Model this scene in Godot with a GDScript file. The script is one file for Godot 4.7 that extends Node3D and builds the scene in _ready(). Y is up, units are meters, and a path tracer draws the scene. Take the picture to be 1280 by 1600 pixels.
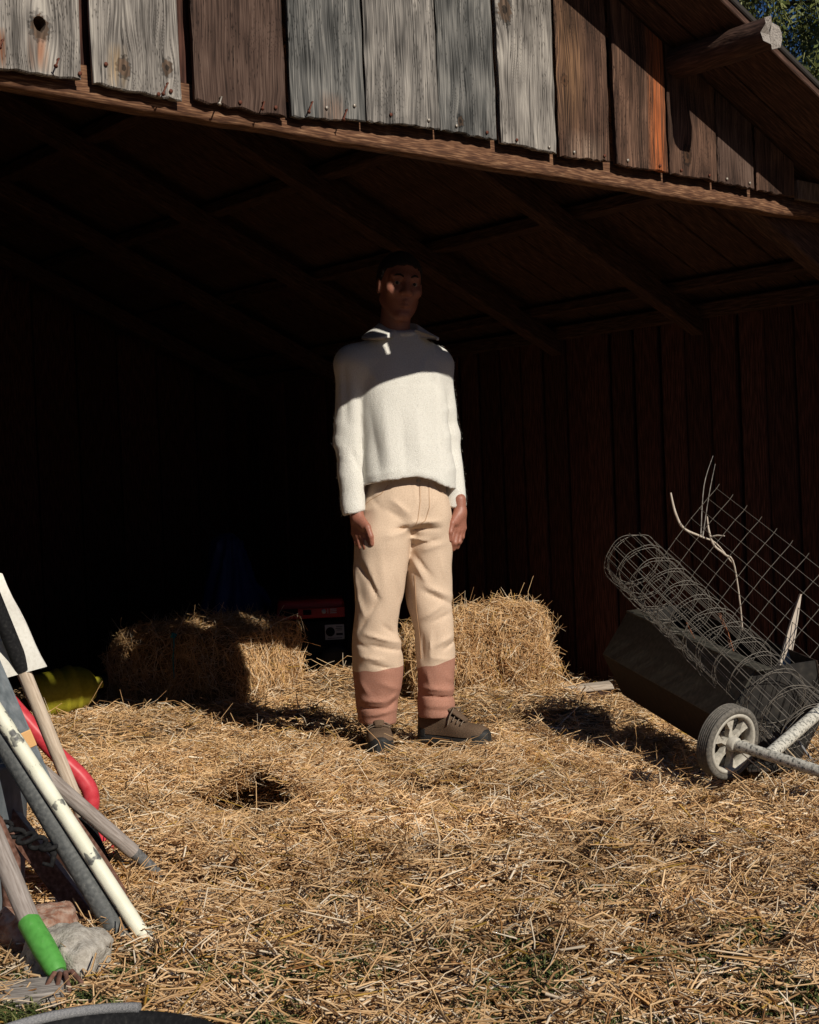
extends Node3D

# ---------------------------------------------------------------- shared state
const BARN_AT := Vector3(0, 0, -4.05)
const BARN_TURN := 40.0
const ROOF_FALL := 0.43          # roof drops this much per metre of barn width
const RIDGE_U := -0.8
var rng := RandomNumberGenerator.new()
var low_noise := FastNoiseLite.new()
var fine_noise := FastNoiseLite.new()
var M := {}
var used := {}

func _ready() -> void:
	# camera
	var cam := Camera3D.new()
	cam.name = "camera"
	cam.fov = 40.0
	cam.near = 0.05
	cam.far = 400.0
	cam.position = Vector3(0, 0.9, 0)
	cam.rotation = Vector3(-0.01137, 0, -0.04)
	add_child(cam)
	cam.current = true
	# sky and exposure
	var sky_mat := ProceduralSkyMaterial.new()
	sky_mat.sky_top_color = Color(0.17, 0.36, 0.60)
	sky_mat.sky_horizon_color = Color(0.38, 0.46, 0.54)
	sky_mat.sky_curve = 0.16
	sky_mat.ground_bottom_color = Color(0.16, 0.14, 0.10)
	sky_mat.ground_horizon_color = Color(0.30, 0.31, 0.29)
	sky_mat.sun_angle_max = 8.0
	var sky := Sky.new()
	sky.sky_material = sky_mat
	var env := Environment.new()
	env.background_mode = Environment.BG_SKY
	env.sky = sky
	env.background_energy_multiplier = 0.6
	env.tonemap_mode = Environment.TONE_MAPPER_LINEAR
	env.tonemap_exposure = 1.0
	env.sdfgi_enabled = true
	env.ssao_enabled = true
	env.ssil_enabled = true
	var we := WorldEnvironment.new()
	we.name = "world_environment"
	we.environment = env
	add_child(we)
	# sun: low-ish, from behind the camera's right shoulder
	var sun := DirectionalLight3D.new()
	sun.name = "sun"
	var travel := Vector3(-0.595, -0.625, -0.804).normalized()
	sun.basis = Basis.looking_at(travel, Vector3.UP)
	sun.light_energy = 1.5
	sun.light_color = Color(1.0, 0.965, 0.905)
	sun.light_angular_distance = 0.5
	sun.shadow_enabled = true
	add_child(sun)

	rng.seed = 20240917
	low_noise.seed = 7
	low_noise.noise_type = FastNoiseLite.TYPE_SIMPLEX_SMOOTH
	low_noise.frequency = 1.0
	low_noise.fractal_octaves = 3
	fine_noise.seed = 21
	fine_noise.noise_type = FastNoiseLite.TYPE_SIMPLEX_SMOOTH
	fine_noise.frequency = 1.0
	fine_noise.fractal_type = FastNoiseLite.FRACTAL_NONE
	make_materials()
	build_ground()
	build_barn()
	build_straw()
	build_bales()
	build_person()
	build_spreader()
	build_wire_roll()
	build_tools()
	build_clutter()
	build_tree()

# ---------------------------------------------------------------- small helpers
func numbered(called: String) -> String:
	var n: int = used.get(called, 0)
	used[called] = n + 1
	return called if n == 0 else "%s_%03d" % [called, n]

func thing(called: String, label: String, category: String, at := Vector3.ZERO, group := "") -> Node3D:
	var o := Node3D.new()
	o.name = numbered(called)
	add_child(o)
	o.position = at
	o.set_meta("label", label)
	o.set_meta("category", category)
	if group: o.set_meta("group", group)
	return o

func part(called: String, mesh: Mesh, m: Material, parent: Node, t := Transform3D.IDENTITY) -> MeshInstance3D:
	var o := MeshInstance3D.new()
	o.name = called
	o.mesh = mesh
	o.material_override = m
	o.transform = t
	parent.add_child(o, true)
	return o

func st_new() -> SurfaceTool:
	var st := SurfaceTool.new()
	st.begin(Mesh.PRIMITIVE_TRIANGLES)
	return st

func done(st: SurfaceTool) -> ArrayMesh:
	st.generate_normals()
	return st.commit()

func tri(st: SurfaceTool, a: Vector3, b: Vector3, c: Vector3) -> void:
	st.add_vertex(a); st.add_vertex(b); st.add_vertex(c)

# corners in counter-clockwise order seen from outside
func quad(st: SurfaceTool, a: Vector3, b: Vector3, c: Vector3, d: Vector3) -> void:
	tri(st, a, c, b)
	tri(st, a, d, c)

# a chamfered box, flat shaded; jitter moves the corners a little
func bx(st: SurfaceTool, size: Vector3, at := Transform3D.IDENTITY, bevel := 0.004, jitter := 0.0) -> void:
	st.set_smooth_group(-1)
	var h := size * 0.5
	var b := minf(bevel, minf(h.x, minf(h.y, h.z)) * 0.6)
	var j := {}
	for sx in [-1, 1]:
		for sy in [-1, 1]:
			for sz in [-1, 1]:
				j[Vector3i(sx, sy, sz)] = Vector3(rng.randf_range(-jitter, jitter), rng.randf_range(-jitter, jitter), rng.randf_range(-jitter, jitter))
	var P := func(sx: int, sy: int, sz: int, ax: int) -> Vector3:
		var v := Vector3(sx * (h.x - b), sy * (h.y - b), sz * (h.z - b))
		if ax == 0: v.x = sx * h.x
		elif ax == 1: v.y = sy * h.y
		else: v.z = sz * h.z
		return at * (v + j[Vector3i(sx, sy, sz)])
	var s: int
	for ss in [-1, 1]:
		s = ss
		# six faces
		var f := [P.call(s, -1, -1, 0), P.call(s, 1, -1, 0), P.call(s, 1, 1, 0), P.call(s, -1, 1, 0)]
		if s < 0: f.reverse()
		quad(st, f[0], f[1], f[2], f[3])
		f = [P.call(-1, s, -1, 1), P.call(-1, s, 1, 1), P.call(1, s, 1, 1), P.call(1, s, -1, 1)]
		if s < 0: f.reverse()
		quad(st, f[0], f[1], f[2], f[3])
		f = [P.call(-1, -1, s, 2), P.call(1, -1, s, 2), P.call(1, 1, s, 2), P.call(-1, 1, s, 2)]
		if s < 0: f.reverse()
		quad(st, f[0], f[1], f[2], f[3])
	for a in [-1, 1]:
		for c in [-1, 1]:
			# edges along z, x, y
			var e := [P.call(a, c, -1, 0), P.call(a, c, -1, 1), P.call(a, c, 1, 1), P.call(a, c, 1, 0)]
			if a * c < 0: e.reverse()
			quad(st, e[0], e[1], e[2], e[3])
			e = [P.call(-1, a, c, 1), P.call(-1, a, c, 2), P.call(1, a, c, 2), P.call(1, a, c, 1)]
			if a * c < 0: e.reverse()
			quad(st, e[0], e[1], e[2], e[3])
			e = [P.call(c, -1, a, 2), P.call(c, -1, a, 0), P.call(c, 1, a, 0), P.call(c, 1, a, 2)]
			if a * c < 0: e.reverse()
			quad(st, e[0], e[1], e[2], e[3])
			for d in [-1, 1]:
				var t := [P.call(a, c, d, 0), P.call(a, c, d, 1), P.call(a, c, d, 2)]
				if a * c * d > 0: t.reverse()
				tri(st, t[0], t[1], t[2])

func box(size: Vector3, bevel := 0.004, jitter := 0.0) -> ArrayMesh:
	var st := st_new()
	bx(st, size, Transform3D.IDENTITY, bevel, jitter)
	return done(st)

# a round tube through points, with a radius at each
func tube(st: SurfaceTool, pts: Array, radii: Array, n := 8, caps := true, flat := 1.0, up := Vector3.UP) -> void:
	st.set_smooth_group(0)
	var rings := []
	var prev := up
	for i in pts.size():
		var p: Vector3 = pts[i]
		var d: Vector3
		if i == 0: d = pts[1] - p
		elif i == pts.size() - 1: d = p - pts[i - 1]
		else: d = (pts[i + 1] - p).normalized() + (p - pts[i - 1]).normalized()
		d = d.normalized()
		var x := prev.cross(d)
		if x.length() < 0.05: x = Vector3.RIGHT.cross(d) if absf(d.x) < 0.9 else Vector3.FORWARD.cross(d)
		x = x.normalized()
		var y := d.cross(x)
		prev = y
		var ring := []
		var r: float = radii[i] if i < radii.size() else radii[-1]
		for k in n:
			var a := TAU * k / n
			ring.append(p + x * cos(a) * r + y * sin(a) * r * flat)
		rings.append(ring)
	for i in rings.size() - 1:
		for k in n:
			var k2 := (k + 1) % n
			quad(st, rings[i][k], rings[i][k2], rings[i + 1][k2], rings[i + 1][k])
	if caps:
		st.set_smooth_group(-1)
		var c0: Vector3 = pts[0]
		var c1: Vector3 = pts[-1]
		for k in n:
			var k2 := (k + 1) % n
			tri(st, c0, rings[0][k], rings[0][k2])
			tri(st, c1, rings[-1][k2], rings[-1][k])

func tube_mesh(pts: Array, radii: Array, n := 8, flat := 1.0, up := Vector3.UP) -> ArrayMesh:
	var st := st_new()
	tube(st, pts, radii, n, true, flat, up)
	return done(st)

# turned about local y: profile of (radius, y)
func lathe(st: SurfaceTool, profile: Array, t := Transform3D.IDENTITY, n := 32, smooth := true) -> void:
	st.set_smooth_group(0 if smooth else -1)
	for i in profile.size() - 1:
		var a: Vector2 = profile[i]
		var b: Vector2 = profile[i + 1]
		for k in n:
			var c0 := Vector2(cos(TAU * k / n), sin(TAU * k / n))
			var c1 := Vector2(cos(TAU * (k + 1) / n), sin(TAU * (k + 1) / n))
			var p := [t * Vector3(a.x * c0.x, a.y, a.x * c0.y), t * Vector3(a.x * c1.x, a.y, a.x * c1.y), t * Vector3(b.x * c1.x, b.y, b.x * c1.y), t * Vector3(b.x * c0.x, b.y, b.x * c0.y)]
			if a.x > 1e-5: tri(st, p[0], p[1], p[2])
			if b.x > 1e-5: tri(st, p[0], p[2], p[3])

func frame(at: Vector3, along: Vector3, hint := Vector3.UP) -> Transform3D:  # local y runs along
	var y := along.normalized()
	var x := y.cross(hint)
	if x.length() < 0.01: x = y.cross(Vector3.RIGHT)
	x = x.normalized()
	return Transform3D(Basis(x, y, x.cross(y)), at)

func smin(a: float, b: float, k: float) -> float:
	var h := maxf(k - absf(a - b), 0.0) / k
	return minf(a, b) - h * h * k * 0.25

func smax(a: float, b: float, k: float) -> float:
	return -smin(-a, -b, k)

func cap_d(p: Vector3, a: Vector3, b: Vector3, ra: float, rb: float) -> float:
	var ab := b - a
	var t := clampf((p - a).dot(ab) / ab.length_squared(), 0.0, 1.0)
	return p.distance_to(a + ab * t) - lerpf(ra, rb, t)

func ell_d(p: Vector3, c: Vector3, r: Vector3) -> float:
	var q := (p - c) / r
	var k := q.length()
	var g := (q / r).length()
	return (k - 1.0) * minf(r.x, minf(r.y, r.z)) if g < 1e-6 else k * (k - 1.0) / g

# surface nets over a distance function; adds to shared vertex and index arrays
func nets(f: Callable, lo: Vector3, hi: Vector3, c: float, out_v: PackedVector3Array, out_i: PackedInt32Array, slack := 1.5) -> Array:
	var B := 6
	var n := Vector3i(((hi - lo) / c).ceil())
	var nb := Vector3i(ceili(n.x / float(B)), ceili(n.y / float(B)), ceili(n.z / float(B)))
	var g := nb * B + Vector3i.ONE
	var sy := g.x
	var sz := g.x * g.y
	var val := PackedFloat32Array()
	val.resize(g.x * g.y * g.z)
	val.fill(1000.0)
	var active := PackedByteArray()
	active.resize(nb.x * nb.y * nb.z)
	var reach := 0.87 * B * c * slack
	for bz in nb.z:
		for by in nb.y:
			for bxx in nb.x:
				var mid := lo + (Vector3(bxx, by, bz) + Vector3.ONE * 0.5) * B * c
				var d: float = f.call(mid)
				if absf(d) < reach:
					active[bxx + by * nb.x + bz * nb.x * nb.y] = 1
					for z in range(bz * B, bz * B + B + 1):
						for y in range(by * B, by * B + B + 1):
							var o := y * sy + z * sz
							for x in range(bxx * B, bxx * B + B + 1):
								var at := x + o
								if absf(val[at]) > 900.0:
									val[at] = f.call(lo + Vector3(x, y, z) * c)
				elif d < 0.0:
					for z in range(bz * B, bz * B + B + 1):
						for y in range(by * B, by * B + B + 1):
							for x in range(bxx * B, bxx * B + B + 1):
								var at := x + y * sy + z * sz
								if val[at] > 900.0: val[at] = -1000.0
	var vid := {}
	var offs := [0, 1, sy, sy + 1, sz, sz + 1, sz + sy, sz + sy + 1]
	var corner := [Vector3(0, 0, 0), Vector3(1, 0, 0), Vector3(0, 1, 0), Vector3(1, 1, 0), Vector3(0, 0, 1), Vector3(1, 0, 1), Vector3(0, 1, 1), Vector3(1, 1, 1)]
	var edges := [[0, 1], [2, 3], [4, 5], [6, 7], [0, 2], [1, 3], [4, 6], [5, 7], [0, 4], [1, 5], [2, 6], [3, 7]]
	var cells := []
	for bz in nb.z:
		for by in nb.y:
			for bxx in nb.x:
				if not active[bxx + by * nb.x + bz * nb.x * nb.y]: continue
				for z in range(bz * B, bz * B + B):
					for y in range(by * B, by * B + B):
						for x in range(bxx * B, bxx * B + B):
							var at := x + y * sy + z * sz
							var neg := 0
							for k in 8:
								if val[at + offs[k]] < 0.0: neg += 1
							if neg == 0 or neg == 8: continue
							var sum := Vector3.ZERO
							var cnt := 0
							for e in edges:
								var a: float = val[at + offs[e[0]]]
								var b: float = val[at + offs[e[1]]]
								if (a < 0.0) != (b < 0.0):
									sum += corner[e[0]].lerp(corner[e[1]], clampf(a / (a - b), 0.02, 0.98))
									cnt += 1
							vid[at] = out_v.size()
							out_v.append(lo + (Vector3(x, y, z) + sum / cnt) * c)
							cells.append(at)
	for at: int in cells:
		var a := val[at]
		for ax in 3:
			var da: int = [1, sy, sz][ax]
			var db: int = [sy, sz, 1][ax]
			var dc: int = [sz, 1, sy][ax]
			var b := val[at + da]
			if (a < 0.0) == (b < 0.0): continue
			if not (vid.has(at - db) and vid.has(at - dc) and vid.has(at - db - dc)): continue
			var q := [vid[at - db - dc], vid[at - dc], vid[at], vid[at - db]]   # counter-clockwise from +axis
			if a >= 0.0: q.reverse()
			out_i.append_array([q[0], q[2], q[1], q[0], q[3], q[2]])
	return [out_v, out_i]

func net_mesh(v: PackedVector3Array, idx: PackedInt32Array) -> ArrayMesh:
	var nrm := PackedVector3Array()
	nrm.resize(v.size())
	for i in range(0, idx.size(), 3):
		var a := v[idx[i]]
		var fn := (v[idx[i + 2]] - a).cross(v[idx[i + 1]] - a)
		nrm[idx[i]] += fn; nrm[idx[i + 1]] += fn; nrm[idx[i + 2]] += fn
	for i in nrm.size(): nrm[i] = nrm[i].normalized() if nrm[i].length_squared() > 0.0 else Vector3.UP
	var arr := []
	arr.resize(Mesh.ARRAY_MAX)
	arr[Mesh.ARRAY_VERTEX] = v
	arr[Mesh.ARRAY_NORMAL] = nrm
	arr[Mesh.ARRAY_INDEX] = idx
	var m := ArrayMesh.new()
	m.add_surface_from_arrays(Mesh.PRIMITIVE_TRIANGLES, arr)
	return m

func sdf_mesh(f: Callable, lo: Vector3, hi: Vector3, c: float, slack := 1.5) -> ArrayMesh:
	var r := nets(f, lo, hi, c, PackedVector3Array(), PackedInt32Array(), slack)
	return net_mesh(r[0], r[1])

# ---------------------------------------------------------------- materials
func noise_tex(freq: float, octaves: int, ramp: Array, seed_n: int, size := 512, normal := 0.0, kind := FastNoiseLite.TYPE_SIMPLEX_SMOOTH) -> NoiseTexture2D:
	var n := FastNoiseLite.new()
	n.seed = seed_n
	n.noise_type = kind
	n.frequency = freq
	n.fractal_octaves = octaves
	var t := NoiseTexture2D.new()
	t.noise = n
	t.width = size
	t.height = size
	t.seamless = true
	if normal > 0.0:
		t.as_normal_map = true
		t.bump_strength = normal
	elif ramp.size():
		var g := Gradient.new()
		var offs := PackedFloat32Array()
		var cols := PackedColorArray()
		for r in ramp:
			offs.append(r[0]); cols.append(r[1])
		g.offsets = offs
		g.colors = cols
		t.color_ramp = g
	return t

func flat_mat(col: Color, rough := 0.8, metal := 0.0, spec := 0.4) -> StandardMaterial3D:   # col is a linear base colour
	var m := StandardMaterial3D.new()
	m.albedo_color = col.linear_to_srgb()
	m.roughness = rough
	m.metallic = metal
	m.metallic_specular = spec
	return m

func lin(r: float, g: float, b: float) -> Color:
	return Color(r, g, b).linear_to_srgb()

func tri_mat(tex: Texture2D, scale: Vector3, rough := 0.85, nrm: Texture2D = null, nscale := 1.0, world := false, spec := 0.35) -> StandardMaterial3D:
	var m := StandardMaterial3D.new()
	m.albedo_texture = tex
	m.uv1_triplanar = true
	m.uv1_world_triplanar = world
	m.uv1_scale = scale
	m.roughness = rough
	m.metallic_specular = spec
	if nrm:
		m.normal_enabled = true
		m.normal_texture = nrm
		m.normal_scale = nscale
	return m

func make_materials() -> void:
	var grain_n := noise_tex(0.02, 4, [], 5, 512, 6.0)
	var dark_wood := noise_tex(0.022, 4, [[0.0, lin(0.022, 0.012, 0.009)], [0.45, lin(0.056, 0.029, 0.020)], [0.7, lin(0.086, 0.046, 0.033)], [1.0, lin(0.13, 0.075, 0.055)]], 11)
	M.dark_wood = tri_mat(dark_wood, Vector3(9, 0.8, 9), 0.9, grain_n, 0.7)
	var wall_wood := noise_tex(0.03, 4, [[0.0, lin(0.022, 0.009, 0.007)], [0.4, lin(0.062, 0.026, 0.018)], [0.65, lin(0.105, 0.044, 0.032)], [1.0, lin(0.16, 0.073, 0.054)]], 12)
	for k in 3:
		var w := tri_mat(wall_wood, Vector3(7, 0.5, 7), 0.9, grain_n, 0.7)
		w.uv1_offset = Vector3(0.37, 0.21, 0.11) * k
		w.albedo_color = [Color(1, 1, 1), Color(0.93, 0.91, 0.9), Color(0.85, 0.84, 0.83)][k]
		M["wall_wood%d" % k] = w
	var beam := noise_tex(0.024, 4, [[0.0, lin(0.03, 0.013, 0.008)], [0.42, lin(0.085, 0.038, 0.02)], [0.62, lin(0.17, 0.085, 0.045)], [1.0, lin(0.40, 0.25, 0.145)]], 13)
	M.beam = tri_mat(beam, Vector3(14, 1.0, 14), 0.85, grain_n, 0.8)
	var weathered := noise_tex(0.024, 5, [[0.0, lin(0.06, 0.05, 0.045)], [0.4, lin(0.2, 0.18, 0.165)], [0.65, lin(0.33, 0.3, 0.27)], [1.0, lin(0.48, 0.44, 0.4)]], 14)
	M.weathered = tri_mat(weathered, Vector3(12, 0.9, 12), 0.9, grain_n, 1.0)
	M.aged_brown = tri_mat(noise_tex(0.024, 5, [[0.0, lin(0.03, 0.02, 0.015)], [0.45, lin(0.10, 0.07, 0.053)], [0.7, lin(0.16, 0.115, 0.09)], [1.0, lin(0.24, 0.185, 0.15)]], 63), Vector3(12, 0.9, 12), 0.9, grain_n, 1.0)
	M.handle_wood = tri_mat(noise_tex(0.02, 4, [[0.0, lin(0.16, 0.13, 0.11)], [0.5, lin(0.30, 0.26, 0.235)], [1.0, lin(0.42, 0.38, 0.35)]], 15), Vector3(16, 1.2, 16), 0.8, grain_n, 0.4)
	M.tan_wood = tri_mat(noise_tex(0.02, 4, [[0.0, lin(0.34, 0.26, 0.19)], [0.5, lin(0.55, 0.45, 0.35)], [1.0, lin(0.68, 0.58, 0.47)]], 16), Vector3(16, 1.0, 16), 0.7, grain_n, 0.3)
	M.pale_wood = tri_mat(noise_tex(0.02, 4, [[0.0, lin(0.3, 0.24, 0.19)], [0.5, lin(0.48, 0.41, 0.34)], [1.0, lin(0.62, 0.55, 0.47)]], 17), Vector3(14, 1.0, 14), 0.8, grain_n, 0.5)
	M.nail = flat_mat(Color(0.13, 0.045, 0.028), 0.8, 0.3)
	M.bright_nail = flat_mat(Color(0.42, 0.38, 0.33), 0.5, 0.6)
	# soil with broken straw dust
	var soil := noise_tex(0.012, 5, [[0.0, lin(0.06, 0.04, 0.025)], [0.45, lin(0.17, 0.115, 0.068)], [0.7, lin(0.27, 0.185, 0.11)], [1.0, lin(0.38, 0.27, 0.165)]], 18)
	M.soil = tri_mat(soil, Vector3(1.6, 1.6, 1.6), 1.0, noise_tex(0.05, 4, [], 19, 512, 8.0), 1.0, true, 0.15)
	M.straw = StandardMaterial3D.new()
	M.straw.vertex_color_use_as_albedo = true
	M.straw.roughness = 0.62
	M.straw.metallic_specular = 0.35
	M.grass = StandardMaterial3D.new()
	M.grass.vertex_color_use_as_albedo = true
	M.grass.roughness = 0.6
	M.grass.metallic_specular = 0.3
	M.bale_core = tri_mat(noise_tex(0.03, 4, [[0.0, lin(0.05, 0.03, 0.014)], [0.5, lin(0.2, 0.13, 0.06)], [1.0, lin(0.34, 0.23, 0.11)]], 20), Vector3(4, 4, 4), 1.0)
	# clothing
	var knit_n := noise_tex(0.11, 3, [], 30, 512, 5.0)
	M.knit = tri_mat(noise_tex(0.08, 3, [[0.0, lin(0.52, 0.505, 0.46)], [0.5, lin(0.685, 0.672, 0.625)], [1.0, lin(0.78, 0.772, 0.735)]], 31), Vector3(4.0, 5.0, 4.0), 1.0, knit_n, 0.95, false, 0.2)
	M.knit.rim_enabled = true
	M.knit.rim = 0.25
	var weave_n := noise_tex(0.2, 2, [], 32, 512, 2.0)
	M.canvas = tri_mat(noise_tex(0.05, 4, [[0.0, lin(0.50, 0.37, 0.268)], [0.5, lin(0.615, 0.47, 0.352)], [1.0, lin(0.69, 0.55, 0.425)]], 33), Vector3(6, 6, 6), 0.95, weave_n, 0.45, false, 0.25)
	M.rust_canvas = tri_mat(noise_tex(0.05, 4, [[0.0, lin(0.29, 0.135, 0.093)], [0.5, lin(0.37, 0.185, 0.134)], [1.0, lin(0.44, 0.238, 0.178)]], 34), Vector3(6, 6, 6), 0.95, weave_n, 0.45, false, 0.25)
	M.fuzz = flat_mat(Color(0.70, 0.69, 0.645), 1.0, 0.0, 0.1)
	M.thread = flat_mat(Color(0.46, 0.29, 0.17), 0.9)
	M.skin = tri_mat(noise_tex(0.04, 3, [[0.0, lin(0.23, 0.090, 0.058)], [0.5, lin(0.31, 0.125, 0.084)], [1.0, lin(0.39, 0.175, 0.122)]], 35), Vector3(8, 8, 8), 0.5, noise_tex(0.2, 2, [], 36, 256, 1.5), 0.3, false, 0.5)
	M.lips = flat_mat(Color(0.17, 0.055, 0.042), 0.45)
	M.nail_skin = flat_mat(Color(0.34, 0.17, 0.12), 0.4)
	M.hair = flat_mat(Color(0.022, 0.016, 0.014), 0.9)
	M.eye_white = flat_mat(Color(0.30, 0.26, 0.24), 0.2)
	M.iris = flat_mat(Color(0.02, 0.01, 0.006), 0.1)
	M.shoe = tri_mat(noise_tex(0.06, 4, [[0.0, lin(0.06, 0.038, 0.024)], [0.5, lin(0.12, 0.078, 0.05)], [1.0, lin(0.2, 0.14, 0.095)]], 37), Vector3(7, 7, 7), 0.85, knit_n, 0.4)
	M.rubber = tri_mat(noise_tex(0.06, 4, [[0.0, lin(0.012, 0.013, 0.014)], [0.5, lin(0.022, 0.023, 0.024)], [1.0, lin(0.055, 0.047, 0.038)]], 38), Vector3(6, 6, 6), 0.6, grain_n, 0.3)
	M.lace = flat_mat(Color(0.17, 0.13, 0.095), 0.9)
	# metals, paints and plastics
	M.wire = flat_mat(Color(0.19, 0.17, 0.145), 0.6, 0.3)
	M.rusty_wire = flat_mat(Color(0.2, 0.075, 0.035), 0.8, 0.2)
	M.hopper = tri_mat(noise_tex(0.03, 5, [[0.0, lin(0.012, 0.011, 0.010)], [0.55, lin(0.022, 0.020, 0.018)], [1.0, lin(0.05, 0.044, 0.036)]], 40), Vector3(2, 2, 2), 0.6)  # black paint, taken darker for the shade over the end panels
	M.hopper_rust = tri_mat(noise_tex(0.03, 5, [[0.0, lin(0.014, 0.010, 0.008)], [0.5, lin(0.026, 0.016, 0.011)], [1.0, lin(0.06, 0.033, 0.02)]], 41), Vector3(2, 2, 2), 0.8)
	M.hopper_panel = tri_mat(noise_tex(0.03, 5, [[0.0, lin(0.03, 0.028, 0.022)], [0.5, lin(0.06, 0.056, 0.044)], [1.0, lin(0.12, 0.11, 0.09)]], 60), Vector3(3, 3, 3), 0.65)  # shade of the roll and sun on this side put into the paint
	var chipped := noise_tex(0.02, 5, [[0.0, lin(0.05, 0.055, 0.055)], [0.36, lin(0.09, 0.09, 0.085)], [0.39, lin(0.47, 0.45, 0.39)], [1.0, lin(0.6, 0.58, 0.52)]], 42)
	M.chipped_grey = tri_mat(chipped, Vector3(7, 7, 7), 0.6, grain_n, 0.4)
	var chipped2 := noise_tex(0.014, 5, [[0.0, lin(0.06, 0.065, 0.065)], [0.27, lin(0.12, 0.12, 0.115)], [0.29, lin(0.66, 0.66, 0.53)], [1.0, lin(0.76, 0.75, 0.63)]], 43)
	M.chipped_cream = tri_mat(chipped2, Vector3(2.3, 1.7, 2.3), 0.5, grain_n, 0.25)
	M.dusty_plastic = tri_mat(noise_tex(0.02, 4, [[0.0, lin(0.28, 0.26, 0.22)], [0.5, lin(0.42, 0.395, 0.34)], [1.0, lin(0.52, 0.49, 0.43)]], 44), Vector3(6, 6, 6), 0.7, grain_n, 0.3)
	M.tyre = tri_mat(noise_tex(0.03, 5, [[0.0, lin(0.05, 0.047, 0.042)], [0.5, lin(0.12, 0.11, 0.095)], [1.0, lin(0.25, 0.225, 0.19)]], 45), Vector3(6, 6, 6), 0.85, grain_n, 0.4)
	M.red_paint = tri_mat(noise_tex(0.02, 4, [[0.0, lin(0.40, 0.025, 0.035)], [0.5, lin(0.52, 0.045, 0.06)], [1.0, lin(0.60, 0.085, 0.1)]], 46), Vector3(4, 4, 4), 0.4)
	M.grey_pipe = tri_mat(noise_tex(0.03, 5, [[0.0, lin(0.045, 0.05, 0.05)], [0.5, lin(0.085, 0.09, 0.09)], [0.85, lin(0.13, 0.135, 0.13)], [1.0, lin(0.3, 0.29, 0.27)]], 47), Vector3(6, 5, 6), 0.6, grain_n, 0.3)
	M.blue_grey = tri_mat(noise_tex(0.02, 4, [[0.0, lin(0.10, 0.12, 0.135)], [0.5, lin(0.165, 0.19, 0.21)], [1.0, lin(0.24, 0.26, 0.28)]], 48), Vector3(5, 2, 5), 0.6, grain_n, 0.3)
	M.black = tri_mat(noise_tex(0.03, 5, [[0.0, lin(0.008, 0.008, 0.009)], [0.65, lin(0.018, 0.018, 0.019)], [1.0, lin(0.06, 0.058, 0.052)]], 49), Vector3(6, 6, 6), 0.8, grain_n, 0.2, false, 0.2)
	M.rust_iron = tri_mat(noise_tex(0.025, 5, [[0.0, lin(0.05, 0.022, 0.014)], [0.45, lin(0.13, 0.062, 0.042)], [0.75, lin(0.2, 0.11, 0.085)], [1.0, lin(0.3, 0.2, 0.16)]], 50), Vector3(5, 5, 5), 0.85, grain_n, 0.5)
	M.iron = tri_mat(noise_tex(0.03, 4, [[0.0, lin(0.06, 0.06, 0.06)], [0.5, lin(0.13, 0.13, 0.13)], [1.0, lin(0.24, 0.23, 0.22)]], 51), Vector3(6, 6, 6), 0.55, grain_n, 0.3)
	M.green_grip = tri_mat(noise_tex(0.03, 5, [[0.0, lin(0.05, 0.18, 0.035)], [0.4, lin(0.075, 0.28, 0.05)], [0.8, lin(0.095, 0.33, 0.065)], [1.0, lin(0.2, 0.38, 0.15)]], 62), Vector3(4, 4, 4), 0.5)
	M.stone = tri_mat(noise_tex(0.02, 5, [[0.0, lin(0.18, 0.155, 0.13)], [0.5, lin(0.36, 0.335, 0.29)], [1.0, lin(0.52, 0.49, 0.44)]], 52), Vector3(5, 5, 5), 0.95, noise_tex(0.06, 4, [], 53, 512, 6.0), 0.9)
	M.red_stone = tri_mat(noise_tex(0.014, 5, [[0.0, lin(0.12, 0.06, 0.04)], [0.4, lin(0.27, 0.13, 0.085)], [0.6, lin(0.34, 0.24, 0.185)], [1.0, lin(0.46, 0.36, 0.3)]], 54), Vector3(5, 5, 5), 0.95, noise_tex(0.06, 4, [], 55, 512, 6.0), 0.9)
	M.white_sack = tri_mat(noise_tex(0.03, 4, [[0.0, lin(0.62, 0.6, 0.53)], [0.5, lin(0.72, 0.70, 0.64)], [1.0, lin(0.78, 0.77, 0.71)]], 56), Vector3(5, 5, 5), 0.75, weave_n, 0.5)
	M.orange_tape = flat_mat(Color(0.72, 0.42, 0.18), 0.7)
	M.yellow = tri_mat(noise_tex(0.02, 4, [[0.0, lin(0.30, 0.27, 0.02)], [0.5, lin(0.40, 0.37, 0.03)], [1.0, lin(0.46, 0.43, 0.05)]], 57), Vector3(4, 4, 4), 0.5)
	M.blue_tarp = flat_mat(Color(0.02, 0.035, 0.16), 0.45)
	M.generator_red = flat_mat(Color(0.42, 0.03, 0.03), 0.4)
	M.label_grey = flat_mat(Color(0.5, 0.52, 0.52), 0.6)
	M.teal = flat_mat(Color(0.03, 0.25, 0.27), 0.7)
	M.rope_grey = tri_mat(noise_tex(0.06, 3, [[0.0, lin(0.10, 0.105, 0.115)], [0.5, lin(0.21, 0.21, 0.215)], [1.0, lin(0.36, 0.35, 0.34)]], 58), Vector3(8, 8, 8), 0.9, knit_n, 1.0)
	M.roof_felt = flat_mat(Color(0.035, 0.03, 0.027), 0.95)
	M.bark = tri_mat(noise_tex(0.02, 4, [[0.0, lin(0.03, 0.02, 0.014)], [1.0, lin(0.14, 0.1, 0.075)]], 59), Vector3(5, 1, 5), 0.95, grain_n, 1.0)

# ---------------------------------------------------------------- ground
func bump(x: float, z: float, cx: float, cz: float, rx: float, rz: float, h: float) -> float:
	var a := (x - cx) / rx
	var b := (z - cz) / rz
	return h * exp(-(a * a + b * b))

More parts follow.
